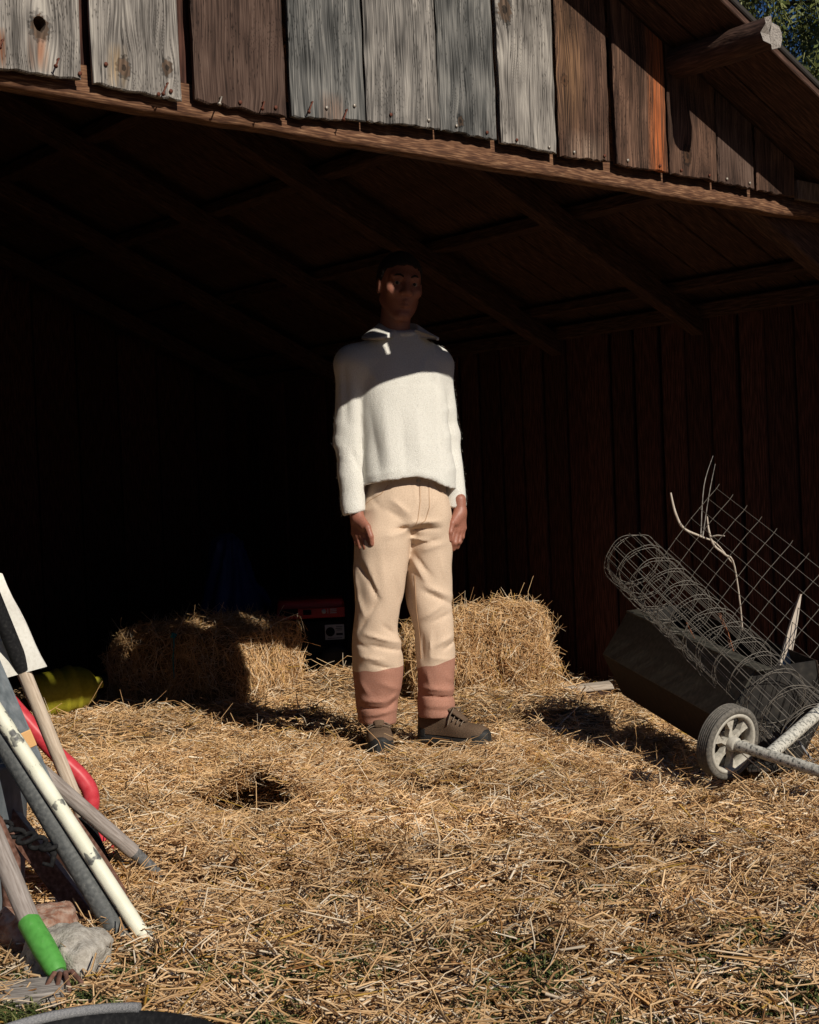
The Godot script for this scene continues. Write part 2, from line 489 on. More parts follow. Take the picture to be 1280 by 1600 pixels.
func ground_h(x: float, z: float) -> float:
	var near := exp(-maxf(0.0, Vector2(x, z + 4.5).length() - 3.5))
	var h := low_noise.get_noise_2d(x * 0.9, z * 0.9) * 0.05 + low_noise.get_noise_2d(x * 2.6 + 9.0, z * 2.6) * 0.05 + low_noise.get_noise_2d(x * 7.0 + 3.0, z * 7.0) * 0.022
	h += bump(x, z, -0.40, -4.27, 0.14, 0.09, -0.10) + bump(x, z, -0.60, -4.42, 0.09, 0.08, -0.08)   # the trodden hole
	h += bump(x, z, -0.47, -4.50, 0.22, 0.09, 0.07) + bump(x, z, -1.3, -6.15, 0.5, 0.25, 0.05)
	h += bump(x, z, 0.47, -6.0, 0.5, 0.3, 0.04) + bump(x, z, -0.37, -7.05, 0.35, 0.35, 0.08)
	h -= bump(x, z, -0.05, -5.16, 0.35, 0.3, 1.0) * (low_noise.get_noise_2d(x * 0.9, z * 0.9) * 0.05 + low_noise.get_noise_2d(x * 2.6 + 9.0, z * 2.6) * 0.05)
	h *= near
	return h - 0.02 - 0.02 * clampf(-z - 3.5, 0.0, 5.0)

func spread(lo: float, a: float, b: float, step: float, hi: float) -> PackedFloat32Array:
	var s := PackedFloat32Array()
	var far := []
	var d := step
	var v := a
	while v > lo:
		d *= 1.35
		v -= d
		far.append(maxf(v, lo))
	far.reverse()
	for f in far: s.append(f)
	v = a
	while v < b:
		s.append(v)
		v += step
	d = step
	while v < hi:
		s.append(v)
		d *= 1.35
		v += d
	s.append(hi)
	return s

func build_ground() -> void:
	var xs := spread(-150, -2.6, 2.6, 0.045, 150)
	var zs := spread(-150, -7.6, -1.9, 0.045, 150)
	var v := PackedVector3Array()
	var idx := PackedInt32Array()
	for z in zs:
		for x in xs: v.append(Vector3(x, ground_h(x, z), z))
	var w := xs.size()
	for j in zs.size() - 1:
		for i in w - 1:
			var a := j * w + i
			idx.append_array([a, a + 1, a + w, a + 1, a + w + 1, a + w])
	var o := part("ground", net_mesh(v, idx), M.soil, self)
	o.set_meta("kind", "structure")
	o.set_meta("label", "brown earth under the straw")

# ---------------------------------------------------------------- barn
# one weathered board face: grain that bends round its knots, cracks, stains; w x h pixels for 0.26 x 1.0 m
func board_tex(n: int, pal: Array, knots: Array, warm: Array, crack := 0.5) -> Array:
	var w := 208
	var h := 420
	var img := Image.create(w, h, false, Image.FORMAT_RGB8)
	var hgt := Image.create(w, h, false, Image.FORMAT_L8)
	var col := PackedByteArray()
	var bmp := PackedByteArray()
	col.resize(w * h * 3)
	bmp.resize(w * h)
	var dark: Color = pal[0]
	var mid: Color = pal[1]
	var light: Color = pal[2]
	var o := n * 37.3
	for y in h:
		var v := 0.4 + y / 700.0
		var wob := low_noise.get_noise_2d(v * 1.6, o) * 0.01
		for x in w:
			var u := x / 800.0
			var uu := u + wob + low_noise.get_noise_2d(u * 5.0 + o, v * 2.2) * 0.005
			var ring := 0.0
			var inside := 0.0
			for k in knots:
				var dx: float = u - k[0]
				var dy: float = (v - k[1]) * 0.36
				var kr: float = k[2]
				var r2 := dx * dx + dy * dy
				uu -= dx * exp(-r2 / (kr * kr * 7.0)) * 0.85
				var dd: float = sqrt(dx * dx + (v - k[1]) * (v - k[1]) * 0.55) / kr * (1.0 + 0.25 * fine_noise.get_noise_2d(u * 90.0 + o, v * 90.0))
				if dd < 1.0: inside = maxf(inside, 1.0 - dd)
				elif dd < 1.3: ring = maxf(ring, 1.0)
			var fine := fine_noise.get_noise_2d(uu * 430.0 + o, v * 9.0)
			var grain := fine_noise.get_noise_2d(uu * 180.0 - o, v * 3.0)
			var wide := low_noise.get_noise_2d(uu * 26.0 + o, v * 1.7)
			var patch := low_noise.get_noise_2d(u * 7.0 - o, v * 4.0)
			var t := 0.58 + grain * 0.26 + fine * 0.30 + wide * 0.26 + patch * 0.30
			var ck := fine_noise.get_noise_2d(uu * 120.0 + o * 2.0, v * 2.0)
			var cm := clampf((0.05 - absf(ck)) / 0.05, 0.0, 1.0) * clampf(low_noise.get_noise_2d(u * 12.0, v * 2.6 + o) * 3.0 + crack, 0.0, 1.0)
			t = clampf(t - cm * 0.75 - ring * 0.25, 0.0, 1.0)
			var c := dark.lerp(mid, t * 2.0) if t < 0.5 else mid.lerp(light, t * 2.0 - 1.0)
			for s in warm:   # rust runs, sapwood and unweathered streaks: centre u, v, half width, half length, colour, strength
				var q: float = absf(u + wob - s[0] + fine * 0.003) / s[2]
				var q2: float = absf(v - s[1]) / s[3]
				if q < 1.0 and q2 < 1.0:
					var k2: float = (1.0 - q * q) * (1.0 - q2 * q2) * s[5] * clampf(0.75 + grain * 0.9, 0.0, 1.0)
					c = c.lerp((s[4] as Color) * (0.55 + t * 0.8), k2)
			if inside > 0.0:
				c = c.lerp(mid.lerp(Color(0.36, 0.25, 0.17), 0.65) * (0.8 + 0.3 * fine) * (0.45 if inside > 0.62 else 1.0), 0.85)
			var at := x + y * w
			col[at * 3] = int(clampf(c.r, 0.0, 1.0) * 255.0)
			col[at * 3 + 1] = int(clampf(c.g, 0.0, 1.0) * 255.0)
			col[at * 3 + 2] = int(clampf(c.b, 0.0, 1.0) * 255.0)
			bmp[at] = int(clampf(0.6 + grain * 0.16 + fine * 0.16 - cm * 0.5 + wide * 0.06, 0.0, 1.0) * 255.0)
	img.set_data(w, h, false, Image.FORMAT_RGB8, col)
	hgt.set_data(w, h, false, Image.FORMAT_L8, bmp)
	hgt.convert(Image.FORMAT_RGBA8)
	hgt.bump_map_to_normal_map(3.5)
	return [ImageTexture.create_from_image(img), ImageTexture.create_from_image(hgt)]

func board_mat(n: int, pal: Array, knots: Array, warm: Array, crack := 0.5) -> StandardMaterial3D:
	var t := board_tex(n, pal, knots, warm, crack)
	var m := StandardMaterial3D.new()
	m.albedo_texture = t[0]
	m.normal_enabled = true
	m.normal_texture = t[1]
	m.normal_scale = 0.9
	m.roughness = 0.9
	m.metallic_specular = 0.3
	return m

# an upright board: left and right edges given at bottom and top, uneven outline; z from 0 (front) back to -thick
func board_mesh(xl0: float, xr0: float, y0l: float, y0r: float, xl1: float, xr1: float, y1l: float, y1r: float, thick: float, hole: Array) -> ArrayMesh:
	var loop := PackedVector2Array()
	var o := rng.randf() * 100.0
	var nb := 14
	for i in nb:   # bottom, left to right
		var t := i / float(nb)
		loop.append(Vector2(lerpf(xl0, xr0, t), lerpf(y0l, y0r, t) + fine_noise.get_noise_2d(t * 5.0, o) * 0.0045 + fine_noise.get_noise_2d(t * 21.0, o) * 0.002))
	var ns := 16
	for i in ns:
		var t := i / float(ns)
		loop.append(Vector2(lerpf(xr0, xr1, t) + fine_noise.get_noise_2d(t * 6.0, o + 30.0) * 0.003, lerpf(y0r, y1r, t)))
	loop.append(Vector2(xr1, y1r))
	for i in ns:
		var t := 1.0 - i / float(ns)
		loop.append(Vector2(lerpf(xl0, xl1, t) + fine_noise.get_noise_2d(t * 6.0, o + 60.0) * 0.003, lerpf(y0l, y1l, t)))
	var cx := (xl0 + xr0) * 0.5
	var inner := PackedVector2Array()
	for p in loop: inner.append(Vector2(cx + (p.x - cx) * (1.0 - 0.012 / (xr0 - xl0)), p.y + (0.003 if p.y < (y0l + y1l) * 0.5 else -0.003)))
	var st := st_new()
	st.set_smooth_group(-1)
	var face := inner.duplicate()
	var ring := PackedVector2Array()
	if hole.size():
		for k in 20:
			var a := -TAU * k / 20.0 + PI   # clockwise, starting on the left
			ring.append(Vector2(hole[0] + cos(a) * hole[2] * (1.0 + 0.08 * sin(3.0 * a)), hole[1] + sin(a) * hole[2] * 1.15))
		# bridge from the left edge vertex nearest in height
		var best := 0
		for i in face.size():
			if face[i].x < cx and absf(face[i].y - hole[1]) < absf(face[best].y - hole[1]) + (1.0 if face[best].x >= cx else 0.0): best = i
		var key := PackedVector2Array()
		for i in best + 1: key.append(face[i])
		for k in 21: key.append(ring[k % 20] + (Vector2(0, 0.0004) if k == 20 else Vector2.ZERO))
		key.append(face[best] + Vector2(0, 0.0004))
		for i in range(best + 1, face.size()): key.append(face[i])
		face = key
	var uv := func(p: Vector2) -> Vector2: return Vector2(clampf((p.x - xl0) / 0.26, 0.0, 1.0), 1.0 - (p.y - y0l) / 0.6)
	var put := func(p: Vector2, z: float) -> void:
		st.set_uv(uv.call(p))
		st.add_vertex(Vector3(p.x, p.y, z))
	var idx := Geometry2D.triangulate_polygon(face)
	for i in range(0, idx.size(), 3):
		var t3 := [face[idx[i]], face[idx[i + 1]], face[idx[i + 2]]]
		if (t3[1] - t3[0]).cross(t3[2] - t3[0]) > 0.0: t3.reverse()
		for p in t3: put.call(p, 0.0)
		t3.reverse()
		for p in t3: put.call(p, -thick)
	for i in loop.size():
		var k := (i + 1) % loop.size()
		for s in [[inner[i], 0.0, inner[k], 0.0, loop[i], -0.004, loop[k], -0.004], [loop[i], -0.004, loop[k], -0.004, inner[i], -thick, inner[k], -thick]]:
			put.call(s[0], s[1]); put.call(s[2], s[3]); put.call(s[6], s[7])
			put.call(s[0], s[1]); put.call(s[6], s[7]); put.call(s[4], s[5])
	for i in ring.size():
		var k := (i + 1) % ring.size()
		put.call(ring[i], 0.0); put.call(ring[k], 0.0); put.call(ring[k], -thick)
		put.call(ring[i], 0.0); put.call(ring[k], -thick); put.call(ring[i], -thick)
	st.generate_normals()
	st.generate_tangents()
	return st.commit()

func nail_mesh(bend: float, out: float) -> ArrayMesh:
	var st := st_new()
	tube(st, [Vector3(0, 0, -0.005), Vector3(0, 0, out * 0.5), Vector3(bend * 0.5, -absf(bend) * 0.6, out * 0.85), Vector3(bend, -absf(bend) * 1.6, out)], [0.0022], 6)
	lathe(st, [Vector2(0, 0.0014), Vector2(0.0052, 0.001), Vector2(0.0052, -0.001), Vector2(0, -0.0014)], frame(Vector3(bend, -absf(bend) * 1.6, out), Vector3(bend, -absf(bend), 0.35 * out + 0.004)), 8)
	return done(st)

func roof_h(u: float, k: float) -> float:
	return k - ROOF_FALL * u if u > RIDGE_U else k - ROOF_FALL * (2.0 * RIDGE_U - u)

func beam_between(called: String, a: Vector3, b: Vector3, w: float, h: float, m: Material, parent: Node, hint := Vector3.UP, bevel := 0.006) -> MeshInstance3D:
	return part(called, box(Vector3(w, a.distance_to(b), h), bevel, 0.003), m, parent, frame((a + b) * 0.5, b - a, hint))

func build_barn() -> void:
	var barn := thing("barn", "old weathered plank barn with a wide dark open front", "barn", BARN_AT)
	barn.rotation_degrees.y = BARN_TURN
	var grey := [Color(0.141, 0.136, 0.132), Color(0.404, 0.390, 0.376), Color(0.639, 0.616, 0.587)]
	var pale := [Color(0.179, 0.169, 0.160), Color(0.451, 0.432, 0.414), Color(0.667, 0.644, 0.611)]
	var cool := [Color(0.113, 0.117, 0.117), Color(0.320, 0.320, 0.315), Color(0.536, 0.526, 0.508)]
	var brown := [Color(0.103, 0.075, 0.066), Color(0.273, 0.211, 0.183), Color(0.395, 0.324, 0.287)]
	var burnt := [Color(0.105, 0.075, 0.06), Color(0.265, 0.195, 0.16), Color(0.44, 0.335, 0.275)]
	var rust := Color(0.40, 0.22, 0.13)
	var orange := Color(0.60, 0.32, 0.17)
	var ochre := Color(0.60, 0.46, 0.28)
	# left edge, right edge, bottom left, bottom right, top left edge, top right edge, palette, knots (u, v from top of the lowest metre, radius), warm streaks, crack
	var gable := [
		[-1.285, -1.029, 1.899, 1.908, -1.28, -1.022, pale, [[0.155, 0.885, 0.021]], [[0.15, 0.94, 0.03, 0.05, rust, 0.6], [0.06, 0.95, 0.012, 0.05, rust, 0.8]], 0.5],
		[-0.996, -0.756, 1.906, 1.899, -1.005, -0.763, pale, [[0.08, 0.95, 0.016], [0.2, 0.93, 0.014]], [[0.06, 0.95, 0.03, 0.06, ochre, 0.5]], 0.55],
		[-0.715, -0.437, 1.907, 1.905, -0.722, -0.442, brown, [], [], 0.1],
		[-0.421, -0.175, 1.908, 1.930, -0.432, -0.178, cool, [], [[0.13, 0.97, 0.05, 0.06, rust, 0.3]], 0.5],
		[-0.170, 0.097, 1.930, 1.947, -0.172, 0.083, grey, [], [], 0.4],
		[0.103, 0.326, 1.947, 1.947, 0.095, 0.320, cool, [[0.075, 0.965, 0.011]], [], 0.35],
		[0.343, 0.576, 1.942, 1.936, 0.333, 0.578, pale, [[0.03, 0.60, 0.026]], [], 0.3],
		[0.591, 0.824, 1.930, 1.942, 0.589, 0.824, burnt, [[0.03, 0.76, 0.012]], [[0.05, 0.70, 0.09, 0.25, ochre, 0.25], [0.12, 0.98, 0.1, 0.08, Color(0.62, 0.56, 0.5), 0.5]], 0.6],
		[0.854, 1.109, 1.935, 1.940, 0.850, 1.104, burnt, [], [[0.205, 0.85, 0.055, 0.5, orange, 0.9], [0.09, 0.9, 0.08, 0.2, Color(0.46, 0.36, 0.3), 0.4]], 0.5],
		[1.118, 1.371, 1.940, 1.940, 1.115, 1.368, burnt, [[0.09, 0.93, 0.02]], [], 0.3],
		[1.380, 1.585, 1.940, 1.937, 1.376, 1.58, brown, [], [], 0.5],
		[1.60, 1.83, 1.935, 1.935, 1.60, 1.83, burnt, [], [], 0.4]]
	var nails := [
		[[-1.225, 1.965, 1], [-1.245, 1.925, 0], [-1.09, 1.945, 1], [-1.035, 1.921, 0]],
		[[-0.965, 1.955, 0], [-0.80, 1.935, 1], [-0.79, 1.918, 0], [-0.825, 1.905, 0]],
		[[-0.645, 1.925, 1], [-0.585, 1.922, 0], [-0.515, 1.932, 1], [-0.475, 1.925, 0]],
		[[-0.36, 1.955, 1], [-0.31, 1.948, 0], [-0.245, 1.951, 1], [-0.215, 1.968, 0]],
		[[-0.09, 1.96, 0], [0.05, 1.965, 0]], [[0.16, 1.965, 0], [0.28, 1.962, 0]], [[0.40, 1.955, 0], [0.54, 1.952, 0]],
		[[0.65, 1.95, 0], [0.79, 1.956, 0]], [[0.90, 1.955, 0], [1.06, 1.957, 0]], [[1.17, 1.955, 0], [1.32, 1.955, 0]], [[1.42, 1.955, 0], [1.55, 1.955, 0]], []]
	var z_front := 0.09
	var kr := 2.85
	var nm := [nail_mesh(0.0, 0.004), nail_mesh(-0.014, 0.02), nail_mesh(-0.02, 0.016)]
	for i in gable.size():
		var g: Array = gable[i]
		var off := rng.randf_range(-0.003, 0.003)
		var b := part("gable_board", board_mesh(g[0], g[1], g[2], g[3], g[4], g[5], roof_h(g[4], kr), roof_h(g[5], kr), 0.024, [-1.13, 2.021, 0.0155] if i == 0 else []), board_mat(i, g[6], g[7], g[8], g[9]), barn, Transform3D(Basis(), Vector3(0, 0, z_front + off)))
		for nl in nails[i]:
			part("nail", nm[(1 + (i % 2)) if nl[2] else 0], M.nail if rng.randf() < 0.6 else M.bright_nail, b, Transform3D(Basis(), Vector3(nl[0], nl[1], 0.0)))
	# narrow battens behind the wider gaps between boards
	for s in [[-1.0, 0.06], [-0.722, 0.055]]:
		part("batten", box(Vector3(s[1], 0.7, 0.018), 0.003, 0.001), M.wall_wood2, barn, Transform3D(Basis(), Vector3(s[0], 2.31, z_front - 0.058)))
	# gable boards past the frame, up to the ridge and down the far slope
	var u := -1.30
	while u > -4.2:
		var lo := 1.9 if u > -1.5 else -0.2
		var top := roof_h(u - 0.14, 2.85)
		part("gable_board", box(Vector3(0.275, top - lo, 0.024), 0.004, 0.001), M.weathered, barn, Transform3D(Basis(), Vector3(u - 0.14, (top + lo) * 0.5, z_front - 0.012)))
		u -= 0.28
	for s in [1.97, 2.23, 2.49]:
		var lo := 1.93 if s < 2.3 else -0.2
		part("gable_board", box(Vector3(0.25, roof_h(s, 2.85) - lo, 0.024), 0.004, 0.001), M.aged_brown, barn, Transform3D(Basis(), Vector3(s, (roof_h(s, 2.85) + lo) * 0.5, z_front - 0.012)))
	# header beam: split, sagging plank on edge with a rough sawn face
	var st := st_new()
	var last := []
	for i in 57:
		var hu := -1.6 + i * 0.075
		var lo := 1.872 + fine_noise.get_noise_1d(hu * 2.1) * 0.004 + fine_noise.get_noise_1d(hu * 11.0 + 5.0) * 0.0025
		var fz := 0.060 + fine_noise.get_noise_1d(hu * 3.0 + 40.0) * 0.004
		var r := [Vector3(hu, lo, 0.017), Vector3(hu, lo, fz - 0.006), Vector3(hu, lo + 0.007, fz), Vector3(hu, lo + 0.030 + fine_noise.get_noise_1d(hu * 6.0 + 9.0) * 0.008, fz + 0.002), Vector3(hu, lo + 0.038, fz - 0.006), Vector3(hu, 1.957, fz - 0.006), Vector3(hu, 1.957, 0.017)]
		if last:
			for k in 7: quad(st, last[k], last[(k + 1) % 7], r[(k + 1) % 7], r[k])
		last = r
	# turned so that its own y runs along the beam, as the grain of the material does
	var turn := Transform3D(Basis(Vector3(0, 1, 0), Vector3(1, 0, 0), Vector3(0, 0, -1)), Vector3.ZERO)
	var raw := done(st)
	var st2 := st_new()
	st2.append_from(raw, 0, turn.affine_inverse())
	part("header_beam", st2.commit(), M.beam, barn, turn)
	# posts, rafters, purlins, plates
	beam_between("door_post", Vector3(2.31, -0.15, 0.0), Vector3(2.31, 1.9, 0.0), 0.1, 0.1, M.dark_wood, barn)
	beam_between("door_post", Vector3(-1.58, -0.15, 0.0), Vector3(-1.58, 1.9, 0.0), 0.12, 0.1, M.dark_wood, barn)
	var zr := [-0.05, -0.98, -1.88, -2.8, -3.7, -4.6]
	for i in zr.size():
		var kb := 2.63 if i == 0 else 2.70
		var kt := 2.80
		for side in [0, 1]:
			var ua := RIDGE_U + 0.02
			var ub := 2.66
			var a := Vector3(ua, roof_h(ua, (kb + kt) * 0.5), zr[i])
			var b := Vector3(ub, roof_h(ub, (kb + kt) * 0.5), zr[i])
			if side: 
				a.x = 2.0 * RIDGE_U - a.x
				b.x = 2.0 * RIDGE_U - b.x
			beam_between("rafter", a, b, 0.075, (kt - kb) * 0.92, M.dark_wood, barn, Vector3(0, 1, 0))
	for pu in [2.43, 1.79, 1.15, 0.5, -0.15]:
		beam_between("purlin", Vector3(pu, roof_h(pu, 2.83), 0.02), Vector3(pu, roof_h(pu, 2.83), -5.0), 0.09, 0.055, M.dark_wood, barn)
		beam_between("purlin", Vector3(2.0 * RIDGE_U - pu, roof_h(pu, 2.83), 0.02), Vector3(2.0 * RIDGE_U - pu, roof_h(pu, 2.83), -5.0), 0.09, 0.055, M.dark_wood, barn)
	# log stub carrying the verge, shaded body and sunlit broken end put into colour
	var ls := st_new()
	var le := st_new()
	le.set_smooth_group(-1)
	var lg := []
	for i in 10:
		var lz := -0.1 + i * 0.064
		var ring := []
		for k in 12:
			var a := TAU * k / 12.0 + 0.5
			var rr := 0.047 / maxf(absf(cos(a)), absf(sin(a))) ** 0.6 + fine_noise.get_noise_2d(k * 2.3, i * 0.4) * 0.006
			var ez := lz + (fine_noise.get_noise_2d(k * 1.7, 3.0) * 0.014 if i == 9 else 0.0)
			ring.append(Vector3(cos(a) * rr, sin(a) * rr, ez))
		lg.append(ring)
	for i in 9:
		for k in 12: quad(ls, lg[i][k], lg[i][(k + 1) % 12], lg[i + 1][(k + 1) % 12], lg[i + 1][k])
	for k in 12:
		ls.set_smooth_group(-1)
		var q0 := Vector3(fine_noise.get_noise_1d(k * 3.0) * 0.01, 0, 0.465)
		tri(le, q0, lg[9][(k + 1) % 12], lg[9][k])
	var lturn := Transform3D(Basis(Vector3(1, 0, 0), Vector3(0, 0, 1), Vector3(0, -1, 0)), Vector3.ZERO)
	var ls2 := st_new()
	ls2.append_from(done(ls), 0, lturn.affine_inverse())
	var le2 := st_new()
	le2.append_from(done(le), 0, lturn.affine_inverse())
	part("log_end", le2.commit(), M.weathered, barn, Transform3D(Basis(Vector3(0, 0, 1), -0.40), Vector3(1.165, 2.308, 0.0)) * lturn)
	part("log_beam", ls2.commit(), M.dark_wood, barn, Transform3D(Basis(Vector3(0, 0, 1), -0.40), Vector3(1.165, 2.308, 0.0)) * lturn)
	# roof: planks side by side on the purlins, a covering above, barge boards at the verge
	var slope := atan(ROOF_FALL)
	var half := (2.85 - RIDGE_U) / cos(slope)
	for side in [-1, 1]:
		var bs := Basis(Vector3(0, 0, 1), -slope * side)
		var midu: float = RIDGE_U + side * (2.85 - RIDGE_U) * 0.5
		var midh := roof_h(RIDGE_U + (2.85 - RIDGE_U) * 0.5, 2.875)
		# own y runs down the slope
		var down := bs * Basis(Vector3(0, 0, 1), -PI / 2)
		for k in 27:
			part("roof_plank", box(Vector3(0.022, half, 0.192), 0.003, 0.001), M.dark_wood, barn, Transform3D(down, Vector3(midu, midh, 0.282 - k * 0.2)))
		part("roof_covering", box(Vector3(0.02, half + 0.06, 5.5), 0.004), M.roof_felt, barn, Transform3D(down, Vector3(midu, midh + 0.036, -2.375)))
	# inner right wall: upright boards with gaps, plate on top, added sheathing outside to keep light out
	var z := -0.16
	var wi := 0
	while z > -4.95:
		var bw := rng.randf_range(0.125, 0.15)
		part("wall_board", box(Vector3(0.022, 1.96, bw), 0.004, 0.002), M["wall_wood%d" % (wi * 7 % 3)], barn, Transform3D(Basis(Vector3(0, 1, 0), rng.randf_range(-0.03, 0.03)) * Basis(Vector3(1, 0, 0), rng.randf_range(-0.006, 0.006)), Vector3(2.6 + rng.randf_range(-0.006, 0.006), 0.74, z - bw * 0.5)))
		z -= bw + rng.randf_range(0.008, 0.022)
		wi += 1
	part("added_sheathing", box(Vector3(0.02, 2.05, 5.1), 0.003), M.dark_wood, barn, Transform3D(Basis(), Vector3(2.645, 0.725, -2.45)))
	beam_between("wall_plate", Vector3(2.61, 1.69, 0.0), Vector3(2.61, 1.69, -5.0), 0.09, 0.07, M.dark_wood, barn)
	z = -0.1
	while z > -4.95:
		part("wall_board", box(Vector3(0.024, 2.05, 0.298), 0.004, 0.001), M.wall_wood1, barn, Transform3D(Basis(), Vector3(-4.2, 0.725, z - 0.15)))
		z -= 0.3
	part("added_sheathing", box(Vector3(0.02, 2.05, 5.1), 0.003), M.dark_wood, barn, Transform3D(Basis(), Vector3(-4.23, 0.725, -2.45)))
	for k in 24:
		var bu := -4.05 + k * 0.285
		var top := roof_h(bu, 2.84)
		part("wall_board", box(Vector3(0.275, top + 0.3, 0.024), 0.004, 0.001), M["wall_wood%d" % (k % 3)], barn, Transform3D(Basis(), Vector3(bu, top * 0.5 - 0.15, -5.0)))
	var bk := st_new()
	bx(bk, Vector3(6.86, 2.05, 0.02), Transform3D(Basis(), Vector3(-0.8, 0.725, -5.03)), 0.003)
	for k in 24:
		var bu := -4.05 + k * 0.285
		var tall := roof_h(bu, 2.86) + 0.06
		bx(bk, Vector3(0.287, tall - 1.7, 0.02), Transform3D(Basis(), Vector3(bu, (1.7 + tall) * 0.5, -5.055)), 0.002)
	part("added_sheathing", done(bk), M.dark_wood, barn)  # added backing that closes the back wall to light up to the roof

# ---------------------------------------------------------------- straw
# a bent stalk of three sides, one metre long along x before scaling; width is in the instance scale
func stalk_mesh(bend: float, segs: int, sides: int, flat: float) -> ArrayMesh:
	var pts := []
	for i in segs + 1:
		var t := i / float(segs) - 0.5
		pts.append(Vector3(t, bend * (0.25 - t * t) * 4.0, 0.0))
	var st := st_new()
	st.set_smooth_group(0)
	var rings := []
	for i in pts.size():
		var ring := []
		var taper := 1.0 - 0.35 * absf(i / float(segs) - 0.4)
		for k in sides:
			var a := TAU * k / sides
			ring.append(pts[i] + Vector3(0, sin(a) * 0.5 * flat, cos(a) * 0.5) * taper)
		rings.append(ring)
	for i in segs:
		for k in sides:
			var k2 := (k + 1) % sides
			quad(st, rings[i][k], rings[i + 1][k], rings[i + 1][k2], rings[i][k2])
	return done(st)

# the y and z of a stalk are scaled by its width, its bend by hand in the mesh: bend is in widths
func multi(called: String, mesh: Mesh, m: Material, xf: Array, cols: PackedColorArray, parent: Node) -> MultiMeshInstance3D:
	var mm := MultiMesh.new()
	mm.transform_format = MultiMesh.TRANSFORM_3D
	mm.use_colors = true
	mm.mesh = mesh
	mm.instance_count = xf.size()
	for i in xf.size():
		mm.set_instance_transform(i, xf[i])
		mm.set_instance_color(i, cols[i])
	var o := MultiMeshInstance3D.new()
	o.name = called
	o.multimesh = mm
	o.material_override = m
	parent.add_child(o, true)
	return o

func straw_color(_warmth: float) -> Color:
	var k := rng.randf()
	if k < 0.56: return Color(0.64, 0.40, 0.195).lerp(Color(0.80, 0.565, 0.325), rng.randf())
	elif k < 0.79: return Color(0.32, 0.175, 0.08).lerp(Color(0.54, 0.33, 0.16), rng.randf())
	elif k < 0.95: return Color(0.79, 0.62, 0.43).lerp(Color(0.87, 0.76, 0.60), rng.randf())
	return Color(0.52, 0.34, 0.07).lerp(Color(0.38, 0.18, 0.07), rng.randf())

# stalks gathered straight into vertex arrays: three-sided, bent once in the middle
class Stalks:
	var v := PackedVector3Array()
	var n := PackedVector3Array()
	var c := PackedColorArray()
	var idx := PackedInt32Array()
	func add(at: Vector3, along: Vector3, up: Vector3, len: float, wid: float, flat: float, bend: Vector3, col: Color) -> void:
		var z := along.cross(up).normalized() * wid * 0.5
		var y := up * wid * 0.5 * flat
		var h := along * len * 0.5
		var a := -y * 0.6 - z
		var b := -y * 0.6 + z
		var n0 := v.size()
		v.append_array([at - h + y * 0.8, at - h + a * 0.8, at - h + b * 0.8, at + bend + y, at + bend + a, at + bend + b, at + h + y * 0.55, at + h + a * 0.55, at + h + b * 0.55])
		var ny := up
		var na := (a / wid).normalized()
		var nb := (b / wid).normalized()
		n.append_array([ny, na, nb, ny, na, nb, ny, na, nb])
		c.append_array([col, col, col, col, col, col, col, col, col])
		for o: int in [n0, n0 + 3]:
			idx.append_array([o, o + 1, o + 3, o + 1, o + 4, o + 3, o + 1, o + 2, o + 4, o + 2, o + 5, o + 4, o + 2, o, o + 5, o, o + 3, o + 5])
	func add_short(at: Vector3, along: Vector3, up: Vector3, len: float, wid: float, col: Color) -> void:
		var z := along.cross(up).normalized() * wid * 0.5
		var y := up * wid * 0.45
		var h := along * len * 0.5
		var n0 := v.size()
		v.append_array([at - h + y, at - h - y * 0.6 - z, at - h - y * 0.6 + z, at + h + y * 0.7, at + h - y * 0.4 - z * 0.7, at + h - y * 0.4 + z * 0.7])
		var na := (-y * 0.6 - z).normalized()
		var nb := (-y * 0.6 + z).normalized()
		n.append_array([up, na, nb, up, na, nb])
		c.append_array([col, col, col, col, col, col])
		var o := n0
		idx.append_array([o, o + 1, o + 3, o + 1, o + 4, o + 3, o + 1, o + 2, o + 4, o + 2, o + 5, o + 4, o + 2, o, o + 5, o, o + 3, o + 5])
	func mesh() -> ArrayMesh:
		var arr := []
		arr.resize(Mesh.ARRAY_MAX)
		arr[Mesh.ARRAY_VERTEX] = v
		arr[Mesh.ARRAY_NORMAL] = n
		arr[Mesh.ARRAY_COLOR] = c
		arr[Mesh.ARRAY_INDEX] = idx
		var m := ArrayMesh.new()
		m.add_surface_from_arrays(Mesh.PRIMITIVE_TRIANGLES, arr)
		return m

